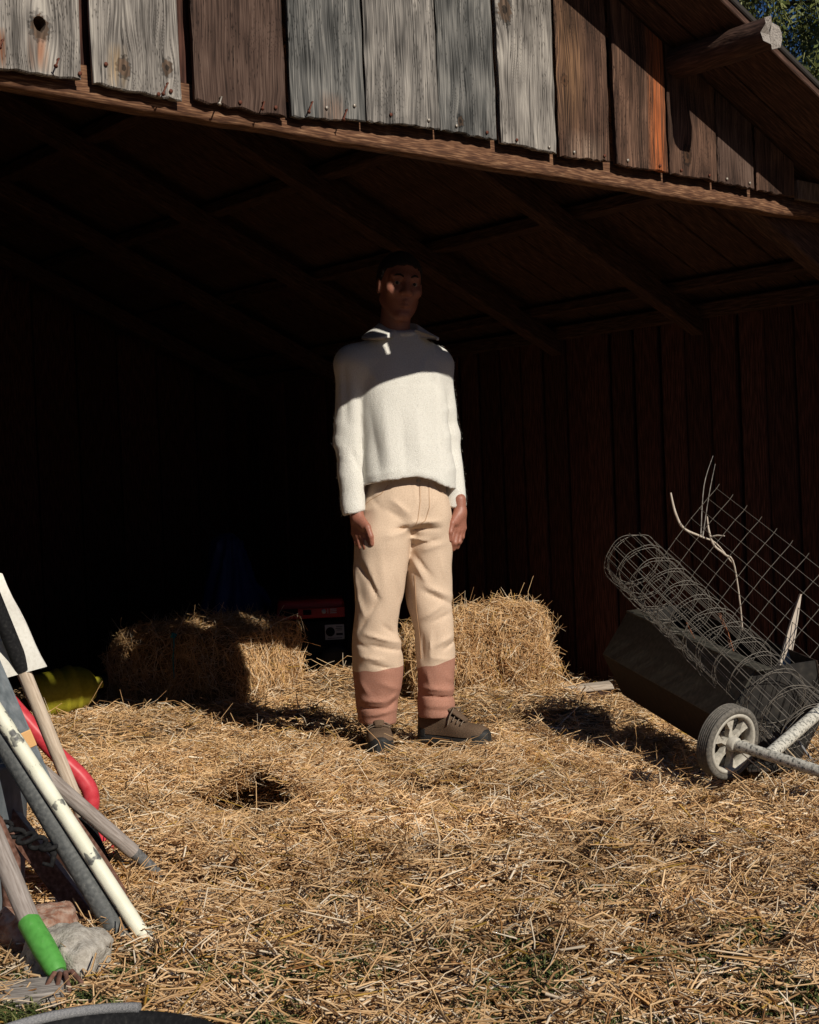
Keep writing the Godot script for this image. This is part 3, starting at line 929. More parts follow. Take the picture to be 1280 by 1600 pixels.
func build_straw() -> void:
	var litter := Node3D.new()
	litter.name = "straw_litter"
	add_child(litter)
	litter.set_meta("kind", "stuff")
	litter.set_meta("label", "loose golden straw strewn over the ground and barn floor")
	litter.set_meta("category", "straw")
	var feet := [Vector2(-0.145, -5.2), Vector2(-0.138, -5.1), Vector2(0.10, -5.22), Vector2(0.18, -5.15)]
	for band in 4:
		var s := Stalks.new()
		var d0: float = [2.12, 3.0, 4.1, 5.4][band]
		var d1: float = [3.0, 4.1, 5.4, 7.7][band]
		for i in [58000, 82000, 80000, 56000][band]:
			var depth := sqrt(rng.randf_range(d0 * d0, d1 * d1))
			var x := rng.randf_range(-1.0, 1.0) * (0.30 * depth + 0.5)
			var z := -depth
			var thin := low_noise.get_noise_2d(x * 2.3 + 4.0, z * 2.3)
			if band == 0:
				var keep := clampf((depth - 2.3) / 0.7, 0.0, 1.0) * 0.55 + 0.45 + thin * 0.8
				if x < -0.45: keep -= 0.12
				if x < -0.66: keep -= 0.3
				if rng.randf() > keep: continue
			elif band == 1 and x < -0.66 and depth < 3.3 and rng.randf() < 0.85: continue
			if band == 1 or band == 2:
				if bump(x, z, -0.40, -4.27, 0.13, 0.09, 1.0) + bump(x, z, -0.60, -4.42, 0.09, 0.08, 1.0) > 0.45 and rng.randf() < 0.6: continue
			var clump := low_noise.get_noise_2d(x * 6.5, z * 6.5 + 11.0)
			var lk := rng.randf()
			var short := lk < 0.68
			var len := rng.randf_range(0.012, 0.05) if short else (rng.randf_range(0.04, 0.09) if lk < 0.94 else rng.randf_range(0.09, 0.18))
			var wid: float = rng.randf_range(0.0015, 0.0036) * [1.35, 1.2, 1.05, 1.2][band]
			var flat := 0.9
			if rng.randf() < 0.15:
				wid *= 1.9
				flat = 0.2
			var top := 0.026 + maxf(clump, 0.0) * 0.05
			var tilt := rng.randfn(0.0, 0.24)
			if rng.randf() < 0.035: tilt += rng.randf_range(-1.0, 1.0)
			if band > 0:
				for f: Vector2 in feet:
					if Vector2(x, z).distance_squared_to(f) < 0.017:
						top = -0.005
						tilt *= 0.2
			var up := rng.randf()
			var yaw := low_noise.get_noise_2d(x * 1.7, z * 1.7 + 30.0) * 4.0 + rng.randfn(0.0, 1.0)
			var ct := cos(tilt)
			var along := Vector3(cos(yaw) * ct, sin(tilt), sin(yaw) * ct)
			var side := Vector3(-sin(yaw), 0.0, cos(yaw))
			var nrm := side.cross(along) * (1.0 if side.cross(along).y > 0.0 else -1.0)
			nrm = (nrm + side * rng.randfn(0.0, 0.4)).normalized()
			nrm = (nrm - along * nrm.dot(along)).normalized()
			var y := ground_h(x, z) + 0.004 + up * top + absf(sin(tilt)) * len * 0.42
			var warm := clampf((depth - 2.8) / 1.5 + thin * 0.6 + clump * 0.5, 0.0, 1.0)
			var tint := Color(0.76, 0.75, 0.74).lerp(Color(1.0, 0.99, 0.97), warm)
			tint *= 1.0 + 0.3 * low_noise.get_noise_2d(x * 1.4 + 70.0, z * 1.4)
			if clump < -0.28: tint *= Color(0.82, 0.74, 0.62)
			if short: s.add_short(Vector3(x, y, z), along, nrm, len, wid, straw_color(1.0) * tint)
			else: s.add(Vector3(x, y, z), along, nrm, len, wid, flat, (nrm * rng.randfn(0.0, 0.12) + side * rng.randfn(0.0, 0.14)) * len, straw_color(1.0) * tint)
		part("straw_stalks", s.mesh(), M.straw, litter)
	# a matted lip of straw that overhangs the hollow
	var lip := Stalks.new()
	for i in 4200:
		var a := rng.randf()
		var out := pow(rng.randf(), 0.8)
		var cx := lerpf(-0.70, -0.27, a)
		var cz := lerpf(-4.50, -4.30, a) + 0.03 * sin(a * 9.0)
		var arch := sin(PI * clampf(a * 0.9 + 0.05, 0.0, 1.0))
		var back := (1.0 - out) * 0.24
		var y := ground_h(cx, cz - 0.12) + 0.015 + 0.06 * arch * (1.0 - 0.35 * out) - 0.30 * maxf(back - 0.12, 0.0) + rng.randf() * 0.03
		var yaw := rng.randf() * TAU
		if rng.randf() < 0.35: yaw = 1.2 + rng.randfn(0.0, 0.5)
		var tilt := rng.randfn(0.0, 0.25) - (0.35 * out if rng.randf() < 0.3 else 0.0)
		var along := Vector3(cos(yaw) * cos(tilt), sin(tilt), sin(yaw) * cos(tilt))
		var side := Vector3(-sin(yaw), 0.0, cos(yaw))
		var nrm := side.cross(along)
		if nrm.y < 0.0: nrm = -nrm
		lip.add(Vector3(cx + rng.randfn(0.0, 0.02), y, cz + 0.10 - back + rng.randfn(0.0, 0.015)), along, nrm, rng.randf_range(0.03, 0.13), rng.randf_range(0.0017, 0.004), 0.8, (nrm * rng.randfn(0.0, 0.1) + side * rng.randfn(0.0, 0.1)) * 0.08, straw_color(1.0) * Color(0.96, 0.93, 0.88))
	part("straw_stalks", lip.mesh(), M.straw, litter)
	# short grass where the straw thins out towards the camera
	var gx := []
	var gc := PackedColorArray()
	for i in 48000:
		var depth := rng.randf_range(2.1, 3.2)
		var x := rng.randf_range(-1.0, 1.0) * (0.30 * depth + 0.4)
		var n := low_noise.get_noise_2d(x * 3.0 + 50.0, depth * 3.0)
		if n < -0.16 + (depth - 2.2) * 0.34 - (0.08 if x < -0.4 else 0.0): continue
		var b := Basis(Vector3.UP, rng.randf() * TAU) * Basis(Vector3(0, 0, 1), rng.randf_range(0.5, 1.4))
		var len := rng.randf_range(0.01, 0.03)
		gx.append(Transform3D(b.scaled_local(Vector3(len, 0.0034, 0.0034)), Vector3(x, ground_h(x, -depth) + len * 0.4 + 0.012, -depth)))
		gc.append(Color(0.045, 0.075, 0.018).lerp(Color(0.16, 0.165, 0.06), rng.randf()))
	var g := multi("grass", stalk_mesh(3.0, 2, 4, 0.25), M.grass, gx, gc, self)
	g.set_meta("kind", "stuff")
	g.set_meta("label", "short green grass and moss showing through the straw")
	g.set_meta("category", "grass")

# a bale: a lumpy core and a coat of stalks lying mostly along its faces
func hay_bale(label: String, at: Vector3, turn: float, size: Vector3, count: int, loose: float) -> Node3D:
	var t := thing("hay_bale", label, "hay bale", at, "hay bales in the barn")
	t.rotation.y = turn
	var h := size * 0.5
	var c := Vector3(0, h.y, 0)
	var f := func(p: Vector3) -> float:
		var q := (p - c).abs() - h + Vector3.ONE * (0.07 + loose * 0.1)
		var d := Vector3(maxf(q.x, 0), maxf(q.y, 0), maxf(q.z, 0)).length() + minf(maxf(q.x, maxf(q.y, q.z)), 0.0) - 0.07 - loose * 0.1
		return d + low_noise.get_noise_3d(p.x * 4.0 + at.x * 9.0, p.y * 4.0, p.z * 4.0) * (0.04 + loose * 0.08) + 0.012 + loose * clampf(p.y / size.y, 0.0, 1.0) * (0.22 * clampf(0.15 - p.x, 0.0, 1.0) + 0.45 * clampf(p.x - 0.2, 0.0, 1.0))
	var vv := nets(f, Vector3(-h.x - 0.08, -0.03, -h.z - 0.08), Vector3(h.x + 0.08, size.y + 0.08, h.z + 0.08), 0.03, PackedVector3Array(), PackedInt32Array())
	part("packed_hay", net_mesh(vv[0], vv[1]), M.bale_core, t)
	var verts: PackedVector3Array = vv[0]
	var idx: PackedInt32Array = vv[1]
	var nt := idx.size() / 3
	var s := Stalks.new()
	for i in count:
		var k := rng.randi() % nt * 3
		var a := verts[idx[k]]
		var ab := verts[idx[k + 1]] - a
		var ac := verts[idx[k + 2]] - a
		var n := ac.cross(ab).normalized()
		var p := a + ab * rng.randf() * 0.9 + ac * rng.randf() * 0.9
		var along := Vector3(rng.randfn(), rng.randfn(), rng.randfn())
		if n.y < 0.5: along = Vector3(rng.randfn(0, 0.6), 0.3 + rng.randfn(0, 1.0), rng.randfn(0, 0.6))
		var x := (along - n * along.dot(n) * 0.8).normalized()
		if rng.randf() < 0.03 + loose * 0.05: x = (x + n * rng.randf_range(0.3, 1.0)).normalized()
		var up := (n - x * n.dot(x)).normalized()
		var len := rng.randf_range(0.04, 0.11) if rng.randf() < 0.75 else rng.randf_range(0.1, 0.2)
		s.add(p + n * (rng.randf() * 0.02 + absf(x.dot(n)) * len * 0.4), x, up, len, rng.randf_range(0.002, 0.0042), 0.8, (up * rng.randfn(0.0, 0.1) + x.cross(up) * rng.randfn(0.0, 0.1)) * len, straw_color(1.0) * Color(1.0, 0.97, 0.92))
	part("straw_stalks", s.mesh(), M.straw, t).set_meta("kind", "stuff")
	return t

func build_bales() -> void:
	hay_bale("square hay bale in shade on the left, teal twine on top", Vector3(-1.06, -0.085, -7.1), deg_to_rad(-31.0), Vector3(0.87, 0.385, 0.63), 11500, 0.35)
	hay_bale("loose sunlit hay bale behind the standing person", Vector3(0.285, -0.09, -6.83), deg_to_rad(14.0), Vector3(0.74, 0.41, 0.58), 13000, 1.0)
	# tuft and twine knot on the left bale
	var tw := thing("baling_twine", "knotted teal baling twine on the shaded left hay bale", "twine", Vector3(-1.165, 0.262, -6.80))
	part("knot", tube_mesh([Vector3(-0.012, 0.0, 0), Vector3(0.0, 0.02, 0.008), Vector3(0.014, 0.012, 0), Vector3(0.004, 0.0, -0.006), Vector3(-0.006, 0.022, 0.004)], [0.0055], 6), M.teal, tw)
	part("loose_end", tube_mesh([Vector3(0.0, 0.005, 0.005), Vector3(0.004, -0.03, 0.02), Vector3(-0.002, -0.10, 0.03), Vector3(0.0, -0.2, 0.03)], [0.004, 0.0035, 0.003], 6), M.teal, tw)

# ---------------------------------------------------------------- person
# an upright tube of ellipses: rows of (y, cx, rx, cz, rz) sampled smoothly every 5 mm
class Tube:
	var t := PackedFloat32Array()
	var y0 := 0.0
	var n := 0
	var e := 2.0
	func _init(rows: Array, square := 2.0) -> void:
		e = square
		y0 = rows[0][0]
		var y1: float = rows[-1][0]
		n = int((y1 - y0) / 0.005) + 2
		t.resize(n * 4)
		for i in n:
			var y := minf(y0 + i * 0.005, y1)
			var k := 0
			while k < rows.size() - 2 and rows[k + 1][0] < y: k += 1
			var a: Array = rows[maxi(k - 1, 0)]
			var b: Array = rows[k]
			var c: Array = rows[k + 1]
			var d: Array = rows[mini(k + 2, rows.size() - 1)]
			var f: float = (y - b[0]) / (c[0] - b[0])
			for j in 4:
				var m0: float = (c[j + 1] - a[j + 1]) / maxf(c[0] - a[0], 0.001) * (c[0] - b[0])
				var m1: float = (d[j + 1] - b[j + 1]) / maxf(d[0] - b[0], 0.001) * (c[0] - b[0])
				var f2 := f * f
				var f3 := f2 * f
				t[i * 4 + j] = (2 * f3 - 3 * f2 + 1) * b[j + 1] + (f3 - 2 * f2 + f) * m0 + (3 * f2 - 2 * f3) * c[j + 1] + (f3 - f2) * m1
	func d(p: Vector3) -> float:
		var s := clampf((p.y - y0) / 0.005, 0.0, n - 1.001)
		var i := int(s)
		var f := s - i
		var o := i * 4
		var rx := lerpf(t[o + 1], t[o + 5], f)
		var rz := lerpf(t[o + 3], t[o + 7], f)
		var x := (p.x - lerpf(t[o], t[o + 4], f)) / rx
		var z := (p.z - lerpf(t[o + 2], t[o + 6], f)) / rz
		if e > 2.0: return (pow(pow(absf(x), e) + pow(absf(z), e), 1.0 / e) - 1.0) * minf(rx, rz)
		var k := sqrt(x * x + z * z)
		var g := sqrt(x * x / (rx * rx) + z * z / (rz * rz))
		return -minf(rx, rz) if g < 1e-5 else k * (k - 1.0) / g

# cloth folds: lines drawn on the front of a garment, raised where the height is positive; sorted into 2 cm bands of height
class Folds:
	var rows := []
	var bands := []
	func _init(src: Array) -> void:
		for i in 100: bands.append(PackedInt32Array())
		for r in src:
			var i := rows.size()
			rows.append(PackedFloat32Array([r[0], r[1], r[3] - r[0], r[4] - r[1], r[6], r[7]]))
			var lo: float = minf(r[1], r[4]) - r[6] * 2.7
			var hi: float = maxf(r[1], r[4]) + r[6] * 2.7
			for k in range(maxi(0, int(lo * 50.0)), mini(99, int(hi * 50.0)) + 1): bands[k].append(i)
	func d(p: Vector3) -> float:
		var s := 0.0
		for i: int in bands[clampi(int(p.y * 50.0), 0, 99)]:
			var r: PackedFloat32Array = rows[i]
			var px := p.x - r[0]
			var py := p.y - r[1]
			var t := clampf((px * r[2] + py * r[3]) / (r[2] * r[2] + r[3] * r[3]), 0.0, 1.0)
			px -= r[2] * t
			py -= r[3] * t
			var q := (px * px + py * py) / (r[4] * r[4])
			if q < 7.0:
				var m := 2.0 * t - 1.0
				s += r[5] * exp(-1.1 * pow(q, 0.7)) * (1.0 - 0.7 * m * m)
		return s

# where a line straight back from the front first meets a surface
func on_front(f: Callable, x: float, y: float, z0 := 0.3) -> Vector3:
	var z := z0
	for i in 60:
		var d: float = f.call(Vector3(x, y, z))
		if d < 0.0006: break
		z -= maxf(d * 0.7, 0.0008)
		if z < -0.3: break
	return Vector3(x, y, z)

var left_leg: Tube
var right_leg: Tube
var torso: Tube
var pelvis: Tube
const TWIST := 0.38          # the body is turned towards the right of the picture
var trouser_folds: Folds
var sweater_folds: Folds

func trousers_d(p: Vector3) -> float:
	var a := left_leg.d(p)
	var b := right_leg.d(p)
	var d := smin(a, b, 0.035 if p.y > 0.74 else lerpf(0.006, 0.035, clampf((p.y - 0.66) / 0.08, 0.0, 1.0)))
	var pv := pelvis.d(p.rotated(Vector3.UP, -TWIST))
	d = smin(d, smax(pv, 0.785 - p.y + absf(p.x - 0.02) * 0.25, 0.03), 0.03)
	d -= trouser_folds.d(p)
	d -= low_noise.get_noise_3d(p.x * 4.0, p.y * 3.0, p.z * 4.0) * 0.006
	d -= fine_noise.get_noise_3d(p.x * 14.0, p.y * 9.0, p.z * 14.0) * 0.0022
	# hems
	var hem := 0.088 + (p.x + 0.124) * -0.06 if p.x < 0.0 else 0.102
	d = smax(d, hem - p.y, 0.006)
	return smax(d, p.y - 1.0, 0.006)

func sweater_d(p: Vector3) -> float:
	var fd := sweater_folds.d(p) + fine_noise.get_noise_3d(p.x * 11.0, p.y * 6.0, p.z * 11.0 + 7.0) * 0.002
	var d := torso.d(p.rotated(Vector3.UP, -TWIST)) - fd
	d = smax(d, p.y - 1.485, 0.02)
	var hx := [[-0.2, 0.94], [-0.144, 0.944], [-0.067, 0.956], [0.05, 0.968], [0.1, 0.955], [0.15, 0.93], [0.2, 0.915]]
	var hem := 0.93
	for i in hx.size() - 1:
		if p.x >= hx[i][0] and p.x < hx[i + 1][0]: hem = lerpf(hx[i][1], hx[i + 1][1], (p.x - hx[i][0]) / (hx[i + 1][0] - hx[i][0]))
	if p.z < 0.0: hem = lerpf(hem, 0.93, clampf(-p.z / 0.1, 0.0, 1.0))
	if p.y < hem + 0.06: d = smax(d, -(d + 0.014), 0.004)   # hollow at the hem
	d = smax(d, hem - p.y, 0.008)
	# shoulders
	d = smin(d, cap_d(p, Vector3(-0.03, 1.438, 0.0), Vector3(-0.150, 1.386, 0.045), 0.050, 0.056), 0.06)
	d = smin(d, cap_d(p, Vector3(0.05, 1.436, -0.03), Vector3(0.128, 1.380, -0.07), 0.050, 0.055), 0.06)
	# sleeves
	var l := smin(cap_d(p, Vector3(-0.160, 1.372, 0.048), Vector3(-0.187, 1.12, 0.045), 0.059, 0.050), cap_d(p, Vector3(-0.186, 1.12, 0.045), Vector3(-0.174, 0.82, 0.095), 0.051, 0.0415), 0.02)
	l = smax(l, (0.850 + (p.x + 0.174) * 0.2) - p.y, 0.006)
	var r := smin(cap_d(p, Vector3(0.136, 1.368, -0.074), Vector3(0.166, 1.12, -0.10), 0.058, 0.049), cap_d(p, Vector3(0.166, 1.12, -0.10), Vector3(0.194, 0.82, -0.05), 0.050, 0.038), 0.02)
	r = smax(r, 0.853 - p.y, 0.006)
	var k := lerpf(0.008, 0.06, clampf((p.y - 1.24) / 0.14, 0.0, 1.0))
	d = smin(smin(d, l - fd, k), r - fd, k)
	return d

# split a mesh at a sloping line (below / above), cutting the triangles that cross it
func split_mesh(m: ArrayMesh, side: Callable) -> Array:
	var arr := m.surface_get_arrays(0)
	var v: PackedVector3Array = arr[Mesh.ARRAY_VERTEX]
	var nn: PackedVector3Array = arr[Mesh.ARRAY_NORMAL]
	var idx: PackedInt32Array = arr[Mesh.ARRAY_INDEX]
	var out := [st_new(), st_new()]
	for i in range(0, idx.size(), 3):
		var poly := [[], []]
		for e in 3:
			var a := idx[i + e]
			var b := idx[i + (e + 1) % 3]
			var da: float = side.call(v[a])
			var db: float = side.call(v[b])
			poly[1 if da >= 0.0 else 0].append([v[a], nn[a]])
			if (da >= 0.0) != (db >= 0.0):
				var t := da / (da - db)
				var c := [v[a].lerp(v[b], t), nn[a].lerp(nn[b], t).normalized()]
				poly[0].append(c)
				poly[1].append(c)
		for s in 2:
			for k in range(1, poly[s].size() - 1):
				for q in [poly[s][0], poly[s][k], poly[s][k + 1]]:
					out[s].set_normal(q[1])
					out[s].add_vertex(q[0])
	return [out[0].commit(), out[1].commit()]

func head_d(p: Vector3) -> float:   # in the head's own axes, face towards +z
	var ax := Vector3(absf(p.x), p.y, p.z)
	var d := ell_d(p, Vector3(0, 0.032, -0.018), Vector3(0.074, 0.086, 0.095))
	d = smin(d, ell_d(p, Vector3(0, -0.03, 0.022), Vector3(0.060, 0.082, 0.070)), 0.03)
	d = smin(d, cap_d(ax, Vector3(0.052, -0.05, -0.005), Vector3(0.014, -0.106, 0.058), 0.018, 0.018), 0.025)
	d = smin(d, cap_d(ax, Vector3(0.0, 0.030, 0.0755), Vector3(0.040, 0.031, 0.062), 0.013, 0.012), 0.018)    # brow
	d = smin(d, ell_d(ax, Vector3(0.041, -0.018, 0.058), Vector3(0.024, 0.02, 0.024)), 0.02)                # cheekbone
	d = smax(d, -ell_d(ax, Vector3(0.0315, 0.008, 0.092), Vector3(0.019, 0.0115, 0.016)), 0.014)            # eye socket
	d = smin(d, cap_d(p, Vector3(0, 0.020, 0.083), Vector3(0, -0.022, 0.100), 0.0085, 0.0125), 0.012)       # nose
	d = smin(d, ell_d(ax, Vector3(0.0145, -0.026, 0.0925), Vector3(0.0095, 0.009, 0.011)), 0.007)
	d = smax(d, -ell_d(ax, Vector3(0.0075, -0.0365, 0.098), Vector3(0.004, 0.004, 0.006)), 0.003)
	d = smin(d, cap_d(ax, Vector3(0, -0.0545, 0.0905), Vector3(0.022, -0.0605, 0.078), 0.0072, 0.004), 0.006)   # lips
	d = smin(d, cap_d(ax, Vector3(0, -0.0695, 0.0885), Vector3(0.019, -0.0645, 0.078), 0.0088, 0.0045), 0.006)
	d = smax(d, -cap_d(ax, Vector3(0, -0.0622, 0.0985), Vector3(0.021, -0.0628, 0.083), 0.0022, 0.0018), 0.003)
	d = smin(d, ell_d(p, Vector3(0, -0.102, 0.070), Vector3(0.021, 0.015, 0.014)), 0.014)                   # chin
	d = smin(d, cap_d(ax, Vector3(0.024, 0.0185, 0.0815), Vector3(0.041, 0.012, 0.071), 0.0032, 0.003), 0.006)  # upper lid
	d = smin(d, cap_d(ax, Vector3(0.024, -0.003, 0.0795), Vector3(0.041, -0.001, 0.071), 0.0028, 0.0028), 0.006)
	# ears
	var e := ell_d(ax, Vector3(0.0755, -0.002, -0.012), Vector3(0.0080, 0.029, 0.0175))
	e = smax(e, -ell_d(ax, Vector3(0.0865, 0.002, -0.008), Vector3(0.006, 0.019, 0.0095)), 0.005)
	d = smin(d, e, 0.008)
	# neck
	d = smin(d, cap_d(p, Vector3(0, -0.05, -0.028), Vector3(0.004, -0.21, -0.045), 0.053, 0.056), 0.02)
	return d

const HEAD_AT := Vector3(0.020, 1.648, 0.03)
var head_basis := Basis()

func hand_bones(mirror: float, at: Vector3) -> Array:
	var rows := [
		# palm
		[0, 0.03, -0.005, -0.001, -0.02, 0.0, 0.0245, 0.0225], [0, -0.012, 0.0, 0.030, -0.072, 0.024, 0.0165, 0.0125], [0, -0.012, 0.0, 0.015, -0.079, 0.014, 0.0165, 0.0125],
		[-0.003, -0.012, -0.004, -0.001, -0.078, 0.001, 0.0165, 0.012], [-0.006, -0.012, -0.008, -0.014, -0.071, -0.013, 0.016, 0.0115], [0.004, -0.02, 0.008, 0.024, -0.05, 0.032, 0.017, 0.0145],
		# index
		[0.030, -0.074, 0.025, 0.042, -0.114, 0.033, 0.0102, 0.0092], [0.042, -0.114, 0.033, 0.050, -0.134, 0.024, 0.0090, 0.0082], [0.050, -0.134, 0.024, 0.053, -0.146, 0.010, 0.0082, 0.0070],
		# middle
		[0.015, -0.081, 0.015, 0.026, -0.125, 0.025, 0.0103, 0.0093], [0.026, -0.125, 0.025, 0.034, -0.145, 0.012, 0.0091, 0.0083], [0.034, -0.145, 0.012, 0.037, -0.150, -0.006, 0.0083, 0.0071],
		# ring
		[-0.001, -0.080, 0.001, 0.008, -0.122, 0.011, 0.0098, 0.0088], [0.008, -0.122, 0.011, 0.017, -0.140, -0.002, 0.0087, 0.0079], [0.017, -0.140, -0.002, 0.021, -0.142, -0.019, 0.0079, 0.0068],
		# little
		[-0.014, -0.073, -0.013, -0.007, -0.105, -0.005, 0.0086, 0.0078], [-0.007, -0.105, -0.005, 0.001, -0.120, -0.016, 0.0077, 0.0070], [0.001, -0.120, -0.016, 0.005, -0.120, -0.030, 0.0070, 0.0061],
		# thumb
		[0.010, -0.018, 0.012, 0.036, -0.052, 0.044, 0.0155, 0.0122], [0.036, -0.052, 0.044, 0.046, -0.084, 0.052, 0.0115, 0.0102], [0.046, -0.084, 0.052, 0.049, -0.112, 0.047, 0.0102, 0.0080]]
	var out := []
	for r in rows:
		out.append([at + Vector3(r[0] * mirror, r[1], r[2]), at + Vector3(r[3] * mirror, r[4], r[5]), r[6], r[7]])
	return out

func hand_d(p: Vector3, bones: Array) -> float:
	var palm := 1.0
	for i in 6: palm = smin(palm, cap_d(p, bones[i][0], bones[i][1], bones[i][2], bones[i][3]), 0.012)
	var d := palm
	for fi in 5:
		var f := 1.0
		for s in 3:
			var b: Array = bones[6 + fi * 3 + s]
			f = smin(f, cap_d(p, b[0], b[1], b[2], b[3]), 0.004)
		d = smin(d, f, 0.006)
	return d

